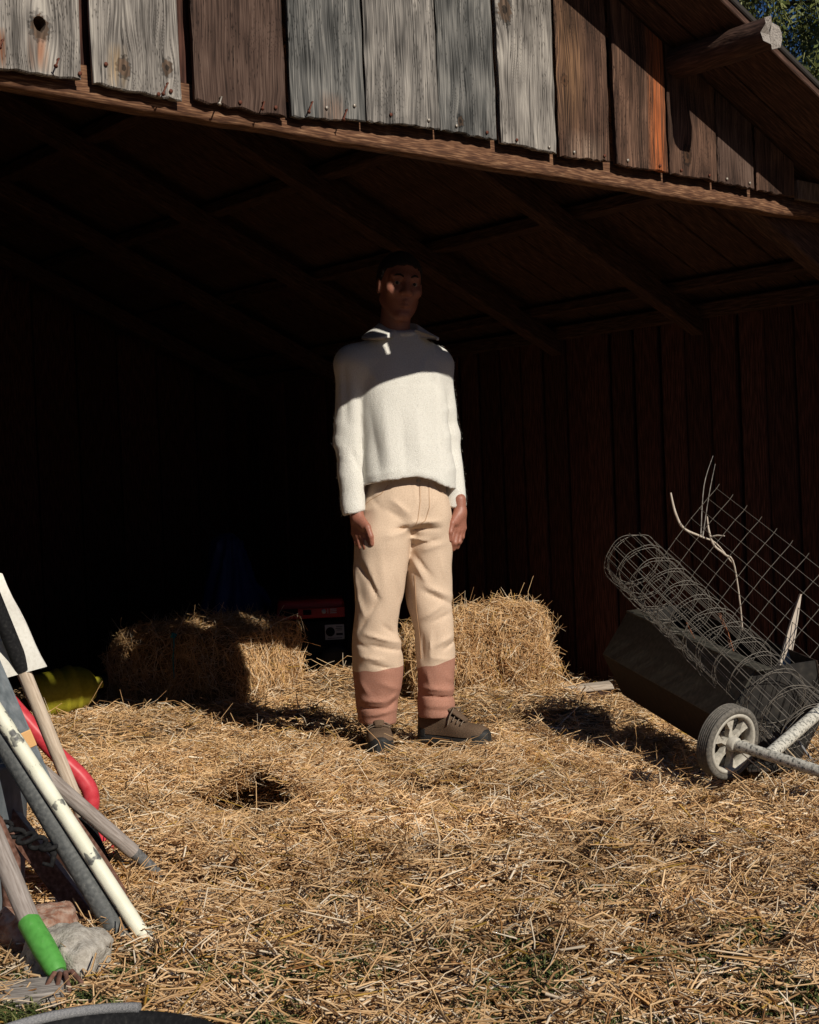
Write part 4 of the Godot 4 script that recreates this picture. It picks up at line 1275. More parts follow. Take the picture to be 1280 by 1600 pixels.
func build_person() -> void:
	var t := thing("person", "person in white sweater and cream trousers standing on the straw", "person", Vector3(-0.022, -0.032, -5.21))
	t.scale = Vector3.ONE * 1.032
	left_leg = Tube.new([[0.05, -0.126, 0.067, -0.0394, 0.082], [0.085, -0.124, 0.068, -0.0364, 0.082], [0.16, -0.123, 0.074, -0.0237, 0.084], [0.23, -0.116, 0.084, -0.0066, 0.086], [0.299, -0.1145, 0.0895, 0.0085, 0.09], [0.368, -0.1155, 0.0865, 0.0236, 0.09], [0.437, -0.117, 0.079, 0.0387, 0.088], [0.529, -0.101, 0.083, 0.0468, 0.092], [0.598, -0.093, 0.09, 0.0479, 0.098], [0.69, -0.087, 0.099, 0.04, 0.108], [0.77, -0.078, 0.098, 0.032, 0.116], [0.85, -0.07, 0.086, 0.004, 0.098], [0.92, -0.062, 0.068, 0.004, 0.085], [1.0, -0.055, 0.06, 0.004, 0.075]])
	right_leg = Tube.new([[0.06, 0.0905, 0.0685, -0.056, 0.08], [0.1, 0.0905, 0.0685, -0.054, 0.08], [0.146, 0.089, 0.067, -0.0522, 0.081], [0.215, 0.092, 0.062, -0.0495, 0.08], [0.284, 0.0935, 0.0675, -0.0448, 0.083], [0.353, 0.094, 0.07, -0.0401, 0.084], [0.422, 0.093, 0.071, -0.0355, 0.084], [0.515, 0.0795, 0.0835, -0.0379, 0.09], [0.584, 0.079, 0.085, -0.0432, 0.096], [0.676, 0.086, 0.081, -0.044, 0.106], [0.756, 0.092, 0.079, -0.042, 0.114], [0.836, 0.09, 0.082, -0.012, 0.096], [0.92, 0.088, 0.068, -0.012, 0.085], [1.0, 0.08, 0.06, -0.012, 0.075]])
	pelvis = Tube.new([[0.72, 0.008, 0.145, 0.0, 0.105], [0.80, 0.006, 0.154, 0.0, 0.114], [0.88, 0.006, 0.148, 0.0, 0.110], [0.93, 0.008, 0.138, 0.0, 0.100], [1.0, 0.010, 0.125, 0.0, 0.09]])
	torso = Tube.new([[0.88, 0.012, 0.180, 0.0, 0.150], [0.95, 0.012, 0.177, 0.0, 0.147], [1.08, 0.014, 0.166, 0.0, 0.132], [1.2, 0.010, 0.162, -0.004, 0.122], [1.31, 0.004, 0.162, -0.01, 0.116], [1.38, 0.0, 0.150, -0.014, 0.106], [1.43, 0.002, 0.110, -0.016, 0.090], [1.46, 0.006, 0.082, -0.018, 0.076], [1.5, 0.010, 0.066, -0.018, 0.066]], 2.7)
	trouser_folds = Folds.new([
		[-0.0436, 0.8956, 0.0, 0.0252, 0.836, 0.0, 0.0092, 0.008], [-0.0619, 0.8612, 0.0, 0.0069, 0.8154, 0.0, 0.011, -0.0069], [-0.0344, 0.7878, 0.0, 0.0115, 0.7947, 0.0, 0.0055, -0.0092], [-0.0711, 0.7626, 0.0, 0.0069, 0.7764, 0.0, 0.011, 0.0069], [0.0252, 0.8085, 0.0, 0.1307, 0.8085, 0.0, 0.0092, 0.0103],
		[0.0298, 0.7856, 0.0, 0.1307, 0.7833, 0.0, 0.0064, -0.0103], [0.0161, 0.7557, 0.0, 0.0894, 0.7397, 0.0, 0.0074, 0.0092], [0.0298, 0.7282, 0.0, 0.1216, 0.7443, 0.0, 0.0064, -0.0092], [0.0528, 0.7076, 0.0, 0.1445, 0.7305, 0.0, 0.011, 0.0069], [0.0413, 0.9759, 0.0, 0.0436, 0.8727, 0.0, 0.0037, 0.0046],
		[0.0436, 0.8727, 0.0, 0.0229, 0.8222, 0.0, 0.0037, 0.0046], [0.055, 0.9644, 0.0, 0.0573, 0.8727, 0.0, 0.0028, -0.0034], [-0.1537, 0.8498, 0.0, -0.0849, 0.8727, 0.0, 0.011, 0.0046], [0.1216, 0.8956, 0.0, 0.0803, 0.8383, 0.0, 0.011, 0.0057], [-0.1193, 0.9186, 0.0, -0.0711, 0.8498, 0.0, 0.011, -0.0046],
		[-0.1628, 0.6709, 0.0, -0.1261, 0.6089, 0.0, 0.0092, -0.0092], [-0.1261, 0.6089, 0.0, -0.0986, 0.547, 0.0, 0.0074, -0.0103], [-0.0986, 0.547, 0.0, -0.1307, 0.4943, 0.0, 0.0074, -0.008], [-0.1307, 0.4943, 0.0, -0.1766, 0.4255, 0.0, 0.0092, -0.0092], [-0.1422, 0.6892, 0.0, -0.0894, 0.5516, 0.0, 0.0129, 0.0069],
		[-0.1858, 0.6663, 0.0, -0.172, 0.5516, 0.0, 0.011, 0.008], [-0.0849, 0.7122, 0.0, -0.0711, 0.4828, 0.0, 0.0202, 0.0046], [-0.039, 0.6204, 0.0, -0.0206, 0.4828, 0.0, 0.0147, -0.0057], [-0.1766, 0.5631, 0.0, -0.1491, 0.4828, 0.0, 0.011, 0.0069], [-0.1537, 0.4255, 0.0, -0.0206, 0.3819, 0.0, 0.0092, 0.0115],
		[-0.1422, 0.3865, 0.0, -0.0252, 0.3544, 0.0, 0.0074, -0.0103], [-0.1766, 0.3452, 0.0, -0.0849, 0.3268, 0.0, 0.011, 0.0092], [-0.1353, 0.3131, 0.0, -0.0573, 0.2947, 0.0, 0.0055, -0.008], [-0.0894, 0.4553, 0.0, -0.0482, 0.414, 0.0, 0.0083, -0.008], [-0.1858, 0.3911, 0.0, -0.1307, 0.3681, 0.0, 0.0092, -0.0069],
		[0.0206, 0.68, 0.0, 0.0757, 0.586, 0.0, 0.0083, 0.0092], [0.0344, 0.6938, 0.0, 0.094, 0.6089, 0.0, 0.0074, -0.008], [0.0619, 0.5631, 0.0, 0.1628, 0.5057, 0.0, 0.0083, -0.0103], [0.0573, 0.586, 0.0, 0.1583, 0.5378, 0.0, 0.0101, 0.0092], [0.0528, 0.4644, 0.0, 0.1307, 0.5149, 0.0, 0.0092, 0.0092],
		[0.0803, 0.4484, 0.0, 0.1537, 0.4782, 0.0, 0.0092, -0.0069], [0.0069, 0.6204, 0.0, 0.0252, 0.4828, 0.0, 0.0074, -0.0069], [0.1216, 0.6892, 0.0, 0.1445, 0.5975, 0.0, 0.0129, 0.0057], [0.0803, 0.4186, 0.0, 0.0734, 0.3131, 0.0, 0.0074, 0.0092], [0.0528, 0.4094, 0.0, 0.0482, 0.3085, 0.0, 0.0074, -0.0069],
		[0.1216, 0.3475, 0.0, 0.1651, 0.375, 0.0, 0.0055, -0.0092], [0.0894, 0.3635, 0.0, 0.1583, 0.3956, 0.0, 0.0092, 0.0092], [0.0803, 0.3222, 0.0, 0.1445, 0.3131, 0.0, 0.0074, 0.0057], [-0.1835, 0.1846, 0.0, -0.0849, 0.1755, 0.0, 0.01, 0.0105], [-0.0849, 0.1755, 0.0, -0.0482, 0.1984, 0.0, 0.008, 0.009],
		[-0.1812, 0.1548, 0.0, -0.0894, 0.1502, 0.0, 0.005, -0.0105], [-0.0894, 0.1502, 0.0, -0.0528, 0.1755, 0.0, 0.005, -0.009], [-0.1651, 0.125, 0.0, -0.0482, 0.1433, 0.0, 0.007, 0.0067], [-0.1537, 0.1112, 0.0, -0.0849, 0.1227, 0.0, 0.004, -0.0045], [-0.1078, 0.2489, 0.0, -0.0344, 0.2122, 0.0, 0.012, 0.006],
		[-0.1812, 0.2534, 0.0, -0.1422, 0.1961, 0.0, 0.012, 0.006], [0.0344, 0.2167, 0.0, 0.1674, 0.1984, 0.0, 0.011, 0.012], [0.039, 0.1869, 0.0, 0.1628, 0.1709, 0.0, 0.005, -0.0135], [0.0436, 0.1525, 0.0, 0.1628, 0.1433, 0.0, 0.01, 0.0053], [0.0573, 0.1342, 0.0, 0.1445, 0.1273, 0.0, 0.004, -0.0037],
		[0.0619, 0.2764, 0.0, 0.0711, 0.2167, 0.0, 0.009, 0.006], [0.1216, 0.2626, 0.0, 0.1583, 0.2259, 0.0, 0.012, 0.005]])
	sweater_folds = Folds.new([
		[-0.1858, 1.4002, 0.0, -0.1858, 1.1709, 0.0, 0.01, -0.01], [-0.1628, 1.3314, 0.0, -0.1491, 0.9874, 0.0, 0.022, 0.005], [-0.1032, 1.2167, 0.0, -0.0711, 0.9599, 0.0, 0.02, -0.007], [-0.0573, 1.2626, 0.0, -0.039, 0.9599, 0.0, 0.022, 0.006], [0.0069, 1.1938, 0.0, 0.0161, 0.9644, 0.0, 0.02, -0.006], [0.0619, 1.2167, 0.0, 0.0711, 0.969, 0.0, 0.022, 0.006],
		[0.1216, 1.3085, 0.0, 0.1445, 0.9644, 0.0, 0.014, -0.008], [-0.1422, 1.4002, 0.0, -0.0619, 1.3085, 0.0, 0.02, 0.004], [0.1216, 1.4002, 0.0, 0.0573, 1.3085, 0.0, 0.02, 0.004], [-0.1766, 1.0791, 0.0, -0.1307, 0.9599, 0.0, 0.012, -0.007], [0.1216, 1.3314, 0.0, 0.1445, 1.2626, 0.0, 0.012, -0.006], [-0.2729, 1.1823, 0.0, -0.1858, 1.1594, 0.0, 0.018, 0.003],
		[-0.2729, 1.1433, 0.0, -0.1858, 1.1204, 0.0, 0.018, -0.003], [-0.2729, 1.1021, 0.0, -0.1858, 1.0791, 0.0, 0.018, 0.0035], [-0.2729, 1.0516, 0.0, -0.1858, 1.0287, 0.0, 0.018, -0.0025], [-0.2729, 0.9989, 0.0, -0.1858, 0.9759, 0.0, 0.018, 0.0025], [-0.2729, 0.9461, 0.0, -0.1858, 0.9232, 0.0, 0.018, -0.002], [-0.2729, 0.8956, 0.0, -0.1858, 0.8727, 0.0, 0.018, 0.002],
		[0.1537, 1.1984, 0.0, 0.2087, 1.2167, 0.0, 0.018, 0.003], [0.1537, 1.1525, 0.0, 0.2087, 1.1709, 0.0, 0.018, -0.0025], [0.1537, 1.1021, 0.0, 0.2087, 1.1204, 0.0, 0.018, 0.003], [0.1537, 1.047, 0.0, 0.2087, 1.0654, 0.0, 0.018, -0.0025], [0.1537, 0.9805, 0.0, 0.2087, 0.9989, 0.0, 0.018, 0.003], [0.1537, 0.9278, 0.0, 0.2087, 0.9461, 0.0, 0.018, -0.002],
		[-0.1422, 0.9759, 0.0, 0.0069, 0.992, 0.0, 0.01, 0.003], [0.0298, 0.992, 0.0, 0.1445, 0.9599, 0.0, 0.01, 0.003]])
	# the body: trunk and limbs inside the clothes, head and hands on finer grids, one mesh
	head_basis = Basis(Vector3.UP, 0.28) * Basis(Vector3(0, 0, 1), -0.10) * Basis(Vector3(1, 0, 0), 0.10)
	var inv := Transform3D(head_basis, HEAD_AT).affine_inverse()
	var hb_l := hand_bones(1.0, Vector3(-0.163, 0.852, 0.098))
	var hb_r := hand_bones(-0.85, Vector3(0.203, 0.852, -0.035))
	var f_body := func(p: Vector3) -> float:
		var d := cap_d(p, Vector3(0.012, 1.47, -0.03), Vector3(0.01, 1.32, -0.015), 0.05, 0.09)
		d = smin(d, cap_d(p, Vector3(0.01, 1.32, -0.012), Vector3(0.012, 0.93, -0.005), 0.09, 0.085), 0.05)
		for s in [-1.0, 1.0]:
			var sz: float = 0.045 if s < 0 else -0.07
			var ez: float = 0.045 if s < 0 else -0.098
			var sx: float = -0.165 if s < 0 else 0.14
			var ex: float = -0.187 if s < 0 else 0.166
			var wx: float = -0.166 if s < 0 else 0.196
			d = smin(d, cap_d(p, Vector3(0.01, 1.40, -0.012), Vector3(sx, 1.375, sz), 0.036, 0.036), 0.03)
			d = smin(d, cap_d(p, Vector3(sx, 1.375, sz), Vector3(ex, 1.12, ez), 0.038, 0.033), 0.02)
			d = smin(d, cap_d(p, Vector3(ex, 1.12, ez), Vector3(wx, 0.86, 0.086 if s < 0 else -0.045), 0.033, 0.024), 0.02)
			var hx: float = -0.065 if s < 0 else 0.085
			var kx: float = -0.112 if s < 0 else 0.086
			var axx: float = -0.124 if s < 0 else 0.09
			var az: float = -0.045 if s < 0 else -0.05
			var kz: float = 0.03 if s < 0 else -0.04
			d = smin(d, cap_d(p, Vector3(hx, 0.90, kz * 0.7), Vector3(kx, 0.48, kz), 0.066, 0.045), 0.03)
			d = smin(d, cap_d(p, Vector3(kx, 0.48, kz), Vector3(axx, 0.07, az), 0.045, 0.034), 0.02)
		return d
	var f_head := func(p: Vector3) -> float: return head_d(inv * p)
	var v := PackedVector3Array()
	var idx := PackedInt32Array()
	var r := nets(f_body, Vector3(-0.26, 0.03, -0.18), Vector3(0.27, 1.5, 0.16), 0.014, v, idx)
	r = nets(f_head, Vector3(-0.10, 1.45, -0.12), Vector3(0.14, 1.775, 0.19), 0.0040, r[0], r[1], 1.7)
	r = nets(func(p: Vector3) -> float: return hand_d(p, hb_l), Vector3(-0.215, 0.67, 0.03), Vector3(-0.08, 0.91, 0.18), 0.0034, r[0], r[1], 1.4)
	r = nets(func(p: Vector3) -> float: return hand_d(p, hb_r), Vector3(0.13, 0.67, -0.10), Vector3(0.26, 0.91, 0.06), 0.0034, r[0], r[1], 1.4)
	var body := part("body", net_mesh(r[0], r[1]), M.skin, t)
	body.set_meta("label", "brown skinned face, neck and hands")
	# eyes, brows, hair
	var ht := Transform3D(head_basis, HEAD_AT)
	for s in [-1.0, 1.0]:
		var es := st_new()
		lathe(es, [Vector2(0, 0.012), Vector2(0.0046, 0.0111), Vector2(0.0085, 0.0085), Vector2(0.0111, 0.0046), Vector2(0.012, 0), Vector2(0.0085, -0.0085), Vector2(0, -0.012)], Transform3D(Basis(Vector3(1, 0, 0), PI / 2), Vector3.ZERO), 20)
		var eye := part("eye", done(es), M.eye_white, t, ht * Transform3D(Basis(Vector3.UP, -0.12), Vector3(0.0315 * s, 0.0072, 0.0682)))
		var ir := st_new()
		lathe(ir, [Vector2(0, 0.0126), Vector2(0.003, 0.0123), Vector2(0.0053, 0.0112), Vector2(0.0056, 0.0104)], Transform3D(Basis(Vector3(1, 0, 0), PI / 2), Vector3.ZERO), 18)
		part("iris", done(ir), M.iris, eye)
		part("eyebrow", tube_mesh([Vector3(0.014 * s, 0.030, 0.0905), Vector3(0.026 * s, 0.0365, 0.0875), Vector3(0.038 * s, 0.036, 0.079), Vector3(0.047 * s, 0.030, 0.068)], [0.003, 0.004, 0.0035, 0.0015], 6), M.hair, t, ht)
	var f_hair := func(p: Vector3) -> float:
		var q := inv * p
		var d := ell_d(q, Vector3(0, 0.036, -0.020), Vector3(0.0795, 0.0915, 0.0985)) - 0.001
		d -= 0.0022 * sin(q.x * 430.0) * sin(q.y * 390.0 + 1.0) * sin(q.z * 410.0) + 0.002 * fine_noise.get_noise_3d(q.x * 90.0, q.y * 90.0, q.z * 90.0)
		var line := 0.076 - q.z * 0.08 - q.x * q.x * 5.0   # hairline height falls towards the temples and nape
		if q.z < 0.03: line = lerpf(line, -0.035, clampf((0.03 - q.z) / 0.055, 0.0, 1.0))
		return smax(d, line + 0.006 * fine_noise.get_noise_3d(q.x * 60.0, q.y * 60.0, q.z * 60.0) - q.y, 0.01)
	part("hair", sdf_mesh(f_hair, Vector3(-0.085, 1.55, -0.10), Vector3(0.13, 1.79, 0.16), 0.0042, 1.8), M.hair, t)
	# sweater with its turned-down collar
	var sweater := part("sweater", sdf_mesh(sweater_d, Vector3(-0.27, 0.80, -0.19), Vector3(0.28, 1.52, 0.19), 0.0074, 1.7), M.knit, t)
	# loose wool fibres standing off the knit
	var fz := Stalks.new()
	var fa := sweater.mesh.surface_get_arrays(0)
	var fv: PackedVector3Array = fa[Mesh.ARRAY_VERTEX]
	var fn: PackedVector3Array = fa[Mesh.ARRAY_NORMAL]
	for i in 9000:
		var k := rng.randi() % fv.size()
		var nrm := fn[k]
		var along := (Vector3(rng.randfn(), rng.randfn(), rng.randfn()).normalized() + nrm * 0.75).normalized()
		var up := (nrm - along * nrm.dot(along)).normalized()
		fz.add_short(fv[k] + Vector3(rng.randfn(), rng.randfn(), rng.randfn()) * 0.003 + nrm * 0.0012, along, up, rng.randf_range(0.0025, 0.005), 0.0004, Color.WHITE)
	part("wool_fibres", fz.mesh(), M.fuzz, sweater).set_meta("kind", "stuff")
	var cs := st_new()
	var rows := []
	var nc := 46
	for i in nc + 1:
		var a := lerpf(-2.55, 2.55, i / float(nc))            # 0 is the nape, +-PI the throat
		var open := absf(a) / 2.55
		var dirv := Vector3(sin(a), 0, -cos(a)).rotated(Vector3.UP, TWIST)
		var c := Vector3(0.011, 0, -0.012)
		var wdt := lerpf(0.060, 0.088 if a < 0.0 else 0.060, smoothstep(0.5, 1.0, open))
		var base_r := 0.0625
		var yb := 1.470 + 0.012 * (1.0 - open)
		var top := yb + lerpf(0.052, 0.024, smoothstep(0.45, 1.0, open))
		var fan := Vector3(0.020 * signf(a), 0, 0.0).rotated(Vector3.UP, TWIST) * smoothstep(0.75, 1.0, open)
		var fall := lerpf(1.484, 1.462, smoothstep(0.4, 1.0, open))
		var row := [c + dirv * base_r + Vector3(0, yb, 0), c + dirv * (base_r + 0.001) + Vector3(0, top - 0.004, 0), c + dirv * (base_r + 0.004) + Vector3(0, top, 0), c + dirv * (base_r + 0.011) + Vector3(0, top - 0.001, 0),
			c + dirv * (base_r + wdt * 0.6) * Vector3(1.08, 1, 0.95) + fan * 0.6 + Vector3(0, lerpf(top, fall, 0.55), 0), c + dirv * (base_r + wdt) * Vector3(1.12, 1, 0.95) + fan + Vector3(0, fall, 0),
			c + dirv * (base_r + wdt) * Vector3(1.12, 1, 0.95) + fan * 0.9 + Vector3(0, fall - 0.010, 0), c + dirv * (base_r + wdt * 0.55) * Vector3(1.08, 1, 0.95) + fan * 0.6 + Vector3(0, lerpf(top, fall, 0.55) - 0.011, 0), c + dirv * (base_r + 0.010) + Vector3(0, yb, 0)]
		rows.append(row)
	for i in nc:
		for k in 9: quad(cs, rows[i][k], rows[i][(k + 1) % 9], rows[i + 1][(k + 1) % 9], rows[i + 1][k])
	for e in [0, nc]:
		for k in range(1, 8):
			tri(cs, rows[e][0], rows[e][k], rows[e][k + 1])
	part("collar", done(cs), M.knit, sweater)
	var bs := []
	for i in 41:
		var a := TAU * i / 40.0
		bs.append(Vector3(0.011 + cos(a) * 0.064, 1.484 - 0.008 * maxf(sin(a), 0.0) + 0.008 * maxf(-sin(a), 0.0), -0.014 + sin(a) * 0.062))
	part("neckband", tube_mesh(bs, [0.011], 10), M.knit, sweater)
	# trousers: cream above, rust coloured below the calf
	var whole := sdf_mesh(trousers_d, Vector3(-0.24, 0.06, -0.18), Vector3(0.21, 1.01, 0.18), 0.0062, 1.8)
	var parts := split_mesh(whole, func(p: Vector3) -> float: return p.y + 0.0025 * sin(p.x * 70.0 + p.z * 40.0) - (0.292 + (p.x + 0.11) * 0.05 if p.x < 0.0 else 0.284 + (p.x - 0.02) * 0.19))
	var trousers := part("trousers", parts[1], M.canvas, t)
	part("dyed_leg_panel", parts[0], M.rust_canvas, trousers).set_meta("label", "rust coloured lower legs of the cream trousers")
	var stitch := func(line: Array) -> void:
		var pts := []
		for i in line.size() - 1:
			var a: Vector2 = line[i]
			var b: Vector2 = line[i + 1]
			var n := maxi(2, int(a.distance_to(b) / 0.01))
			for k in n:
				var q := a.lerp(b, k / float(n))
				pts.append(on_front(trousers_d, q.x, q.y) + Vector3(0, 0, 0.0003))
		part("seam", tube_mesh(pts, [0.0011], 5), M.thread, trousers)
	stitch.call([Vector2(0.062, 0.95), Vector2(0.060, 0.88), Vector2(0.050, 0.82), Vector2(0.034, 0.785)])
	stitch.call([Vector2(0.094, 0.95), Vector2(0.092, 0.86), Vector2(0.076, 0.815), Vector2(0.045, 0.795)])
	stitch.call([Vector2(-0.050, 0.945), Vector2(-0.075, 0.915), Vector2(-0.115, 0.895), Vector2(-0.145, 0.87)])
	stitch.call([Vector2(0.115, 0.94), Vector2(0.135, 0.912), Vector2(0.158, 0.90)])
	stitch.call([Vector2(0.030, 0.62), Vector2(0.032, 0.50), Vector2(0.040, 0.40), Vector2(0.042, 0.31)])
	part("button", sdf_mesh(func(p: Vector3) -> float: return ell_d(p, Vector3.ZERO, Vector3(0.0085, 0.0085, 0.004)), Vector3.ONE * -0.012, Vector3.ONE * 0.012, 0.002), M.bright_nail, trousers, Transform3D(Basis(), on_front(trousers_d, 0.058, 0.955) + Vector3(0, 0, 0.002)))
	# shoes
	build_shoe(t, Vector3(-0.122, 0.02, -0.035), 0.05, 0.02, "brown hiking shoe pointing at the camera")
	build_shoe(t, Vector3(0.112, 0.02, -0.030), 0.95, 0.0, "brown hiking shoe turned outwards")

func shoe_row(s: float, inflate: float, y0: float, ymax: float) -> Array:   # s from heel 0 to toe 1, along +z
	var z := lerpf(-0.105, 0.195, s)
	var half := 0.036 + 0.013 * smoothstep(0.3, 0.72, s)
	half *= sqrt(maxf(0.0, 1.0 - pow(maxf((s - 0.72) / 0.285, 0.0), 2.4)))
	half *= sqrt(maxf(0.0, 1.0 - pow(maxf((0.16 - s) / 0.165, 0.0), 2.2)))
	half = maxf(half, 0.002) + inflate
	var h := lerpf(0.105, 0.112, s / 0.3) if s < 0.3 else lerpf(0.112, 0.062, smoothstep(0.3, 0.75, s))
	if s > 0.75: h = 0.062 * sqrt(maxf(0.0, 1.0 - pow((s - 0.75) / 0.256, 2.6)) * 0.75 + 0.25)
	h = minf(h + inflate, ymax)
	var row := []
	for k in 13:
		var a := PI * k / 12.0
		var c := cos(a)
		var sn := sin(a)
		row.append(Vector3(half * signf(c) * pow(absf(c), 0.75), y0 + (h - y0) * pow(sn, 0.7), z + inflate * (0.6 if s > 0.98 else (-0.6 if s < 0.02 else 0.0))))
	return row

func shoe_loft(s0: float, s1: float, n: int, inflate: float, y0: float, ymax: float) -> ArrayMesh:
	var st := st_new()
	var prev := []
	for i in n + 1:
		var row := shoe_row(lerpf(s0, s1, i / float(n)), inflate, y0, ymax)
		if prev:
			st.set_smooth_group(0)
			for k in 12: quad(st, prev[k], row[k], row[k + 1], prev[k + 1])
			st.set_smooth_group(1)
			quad(st, prev[12], row[12], row[0], prev[0])
		else:
			for k in range(1, 12): tri(st, row[0], row[k], row[k + 1])
		prev = row
	for k in range(1, 12): tri(st, prev[0], prev[k + 1], prev[k])
	return done(st)

func build_shoe(parent: Node3D, at: Vector3, turn: float, lift: float, label: String) -> void:
	var root := Node3D.new()
	root.name = "shoe"
	parent.add_child(root, true)
	root.position = at
	root.rotation.y = turn
	root.set_meta("label", label)
	part("upper", shoe_loft(0.0, 0.995, 40, 0.0, 0.02, 0.2), M.shoe, root)
	part("sole", shoe_loft(0.0, 1.0, 36, 0.0035, -0.008, 0.03), M.rubber, root)
	part("toe_cap", shoe_loft(0.85, 1.0, 14, 0.0022, 0.012, 0.046), M.rubber, root)
	part("heel_guard", shoe_loft(0.0, 0.16, 8, 0.002, 0.012, 0.065), M.rubber, root)
	var tongue := st_new()
	tube(tongue, [Vector3(0, 0.128, 0.01), Vector3(0, 0.112, 0.035), Vector3(0, 0.088, 0.075), Vector3(0, 0.072, 0.105)], [0.020, 0.022, 0.020, 0.015], 10, true, 0.35)
	part("tongue", done(tongue), M.shoe, root)
	for i in 5:
		var s := lerpf(0.42, 0.66, i / 4.0)
		var row := shoe_row(s, 0.004, 0.02, 0.3)
		var row2 := shoe_row(s + 0.035, 0.004, 0.02, 0.3)
		var pts := []
		for k in range(3, 10): pts.append((row[k] as Vector3).lerp(row2[k], (k - 3) / 6.0) + Vector3(0, 0.004, 0))
		part("lace", tube_mesh(pts, [0.0021], 6), M.lace, root)
	for s in [-1.0, 1.0]:
		part("lace", tube_mesh([Vector3(0.004 * s, 0.116, 0.05), Vector3(0.022 * s, 0.116, 0.062), Vector3(0.036 * s, 0.092, 0.055), Vector3(0.044 * s, 0.06, 0.05)], [0.0021], 6), M.lace, root)

# points of a smooth curve through the given ones
func curve(pts: Array, per := 5) -> Array:
	var out := []
	for i in pts.size() - 1:
		var a: Vector3 = pts[maxi(i - 1, 0)]
		var b: Vector3 = pts[i]
		var c: Vector3 = pts[i + 1]
		var d: Vector3 = pts[mini(i + 2, pts.size() - 1)]
		for k in per: out.append(b.cubic_interpolate(c, a, d, k / float(per)))
	out.append(pts[-1])
	return out

func curve_r(r: Array, per := 5) -> Array:
	var out := []
	for i in r.size() - 1:
		for k in per: out.append(lerpf(r[i], r[i + 1], k / float(per)))
	out.append(r[-1])
	return out

# ---------------------------------------------------------------- spreader and wire on the right
func prism(st: SurfaceTool, poly: PackedVector2Array, t: Transform3D, len: float) -> void:   # outline in local x,z, extruded along y
	st.set_smooth_group(-1)
	var n := poly.size()
	for i in n:
		var a := poly[i]
		var b := poly[(i + 1) % n]
		quad(st, t * Vector3(a.x, 0, a.y), t * Vector3(a.x, len, a.y), t * Vector3(b.x, len, b.y), t * Vector3(b.x, 0, b.y))
	var idx := Geometry2D.triangulate_polygon(poly)
	for i in range(0, idx.size(), 3):
		var p := [poly[idx[i]], poly[idx[i + 1]], poly[idx[i + 2]]]
		tri(st, t * Vector3(p[0].x, 0, p[0].y), t * Vector3(p[1].x, 0, p[1].y), t * Vector3(p[2].x, 0, p[2].y))
		tri(st, t * Vector3(p[0].x, len, p[0].y), t * Vector3(p[2].x, len, p[2].y), t * Vector3(p[1].x, len, p[1].y))

func slab(st: SurfaceTool, a: Vector3, b: Vector3, across: Vector3, thick: float) -> void:   # flat plate between two points
	var y := (b - a).normalized()
	var x := (across - y * across.dot(y))
	var w := x.length()
	x = x.normalized()
	bx(st, Vector3(w, a.distance_to(b), thick), Transform3D(Basis(x, y, x.cross(y)), (a + b) * 0.5), thick * 0.3)

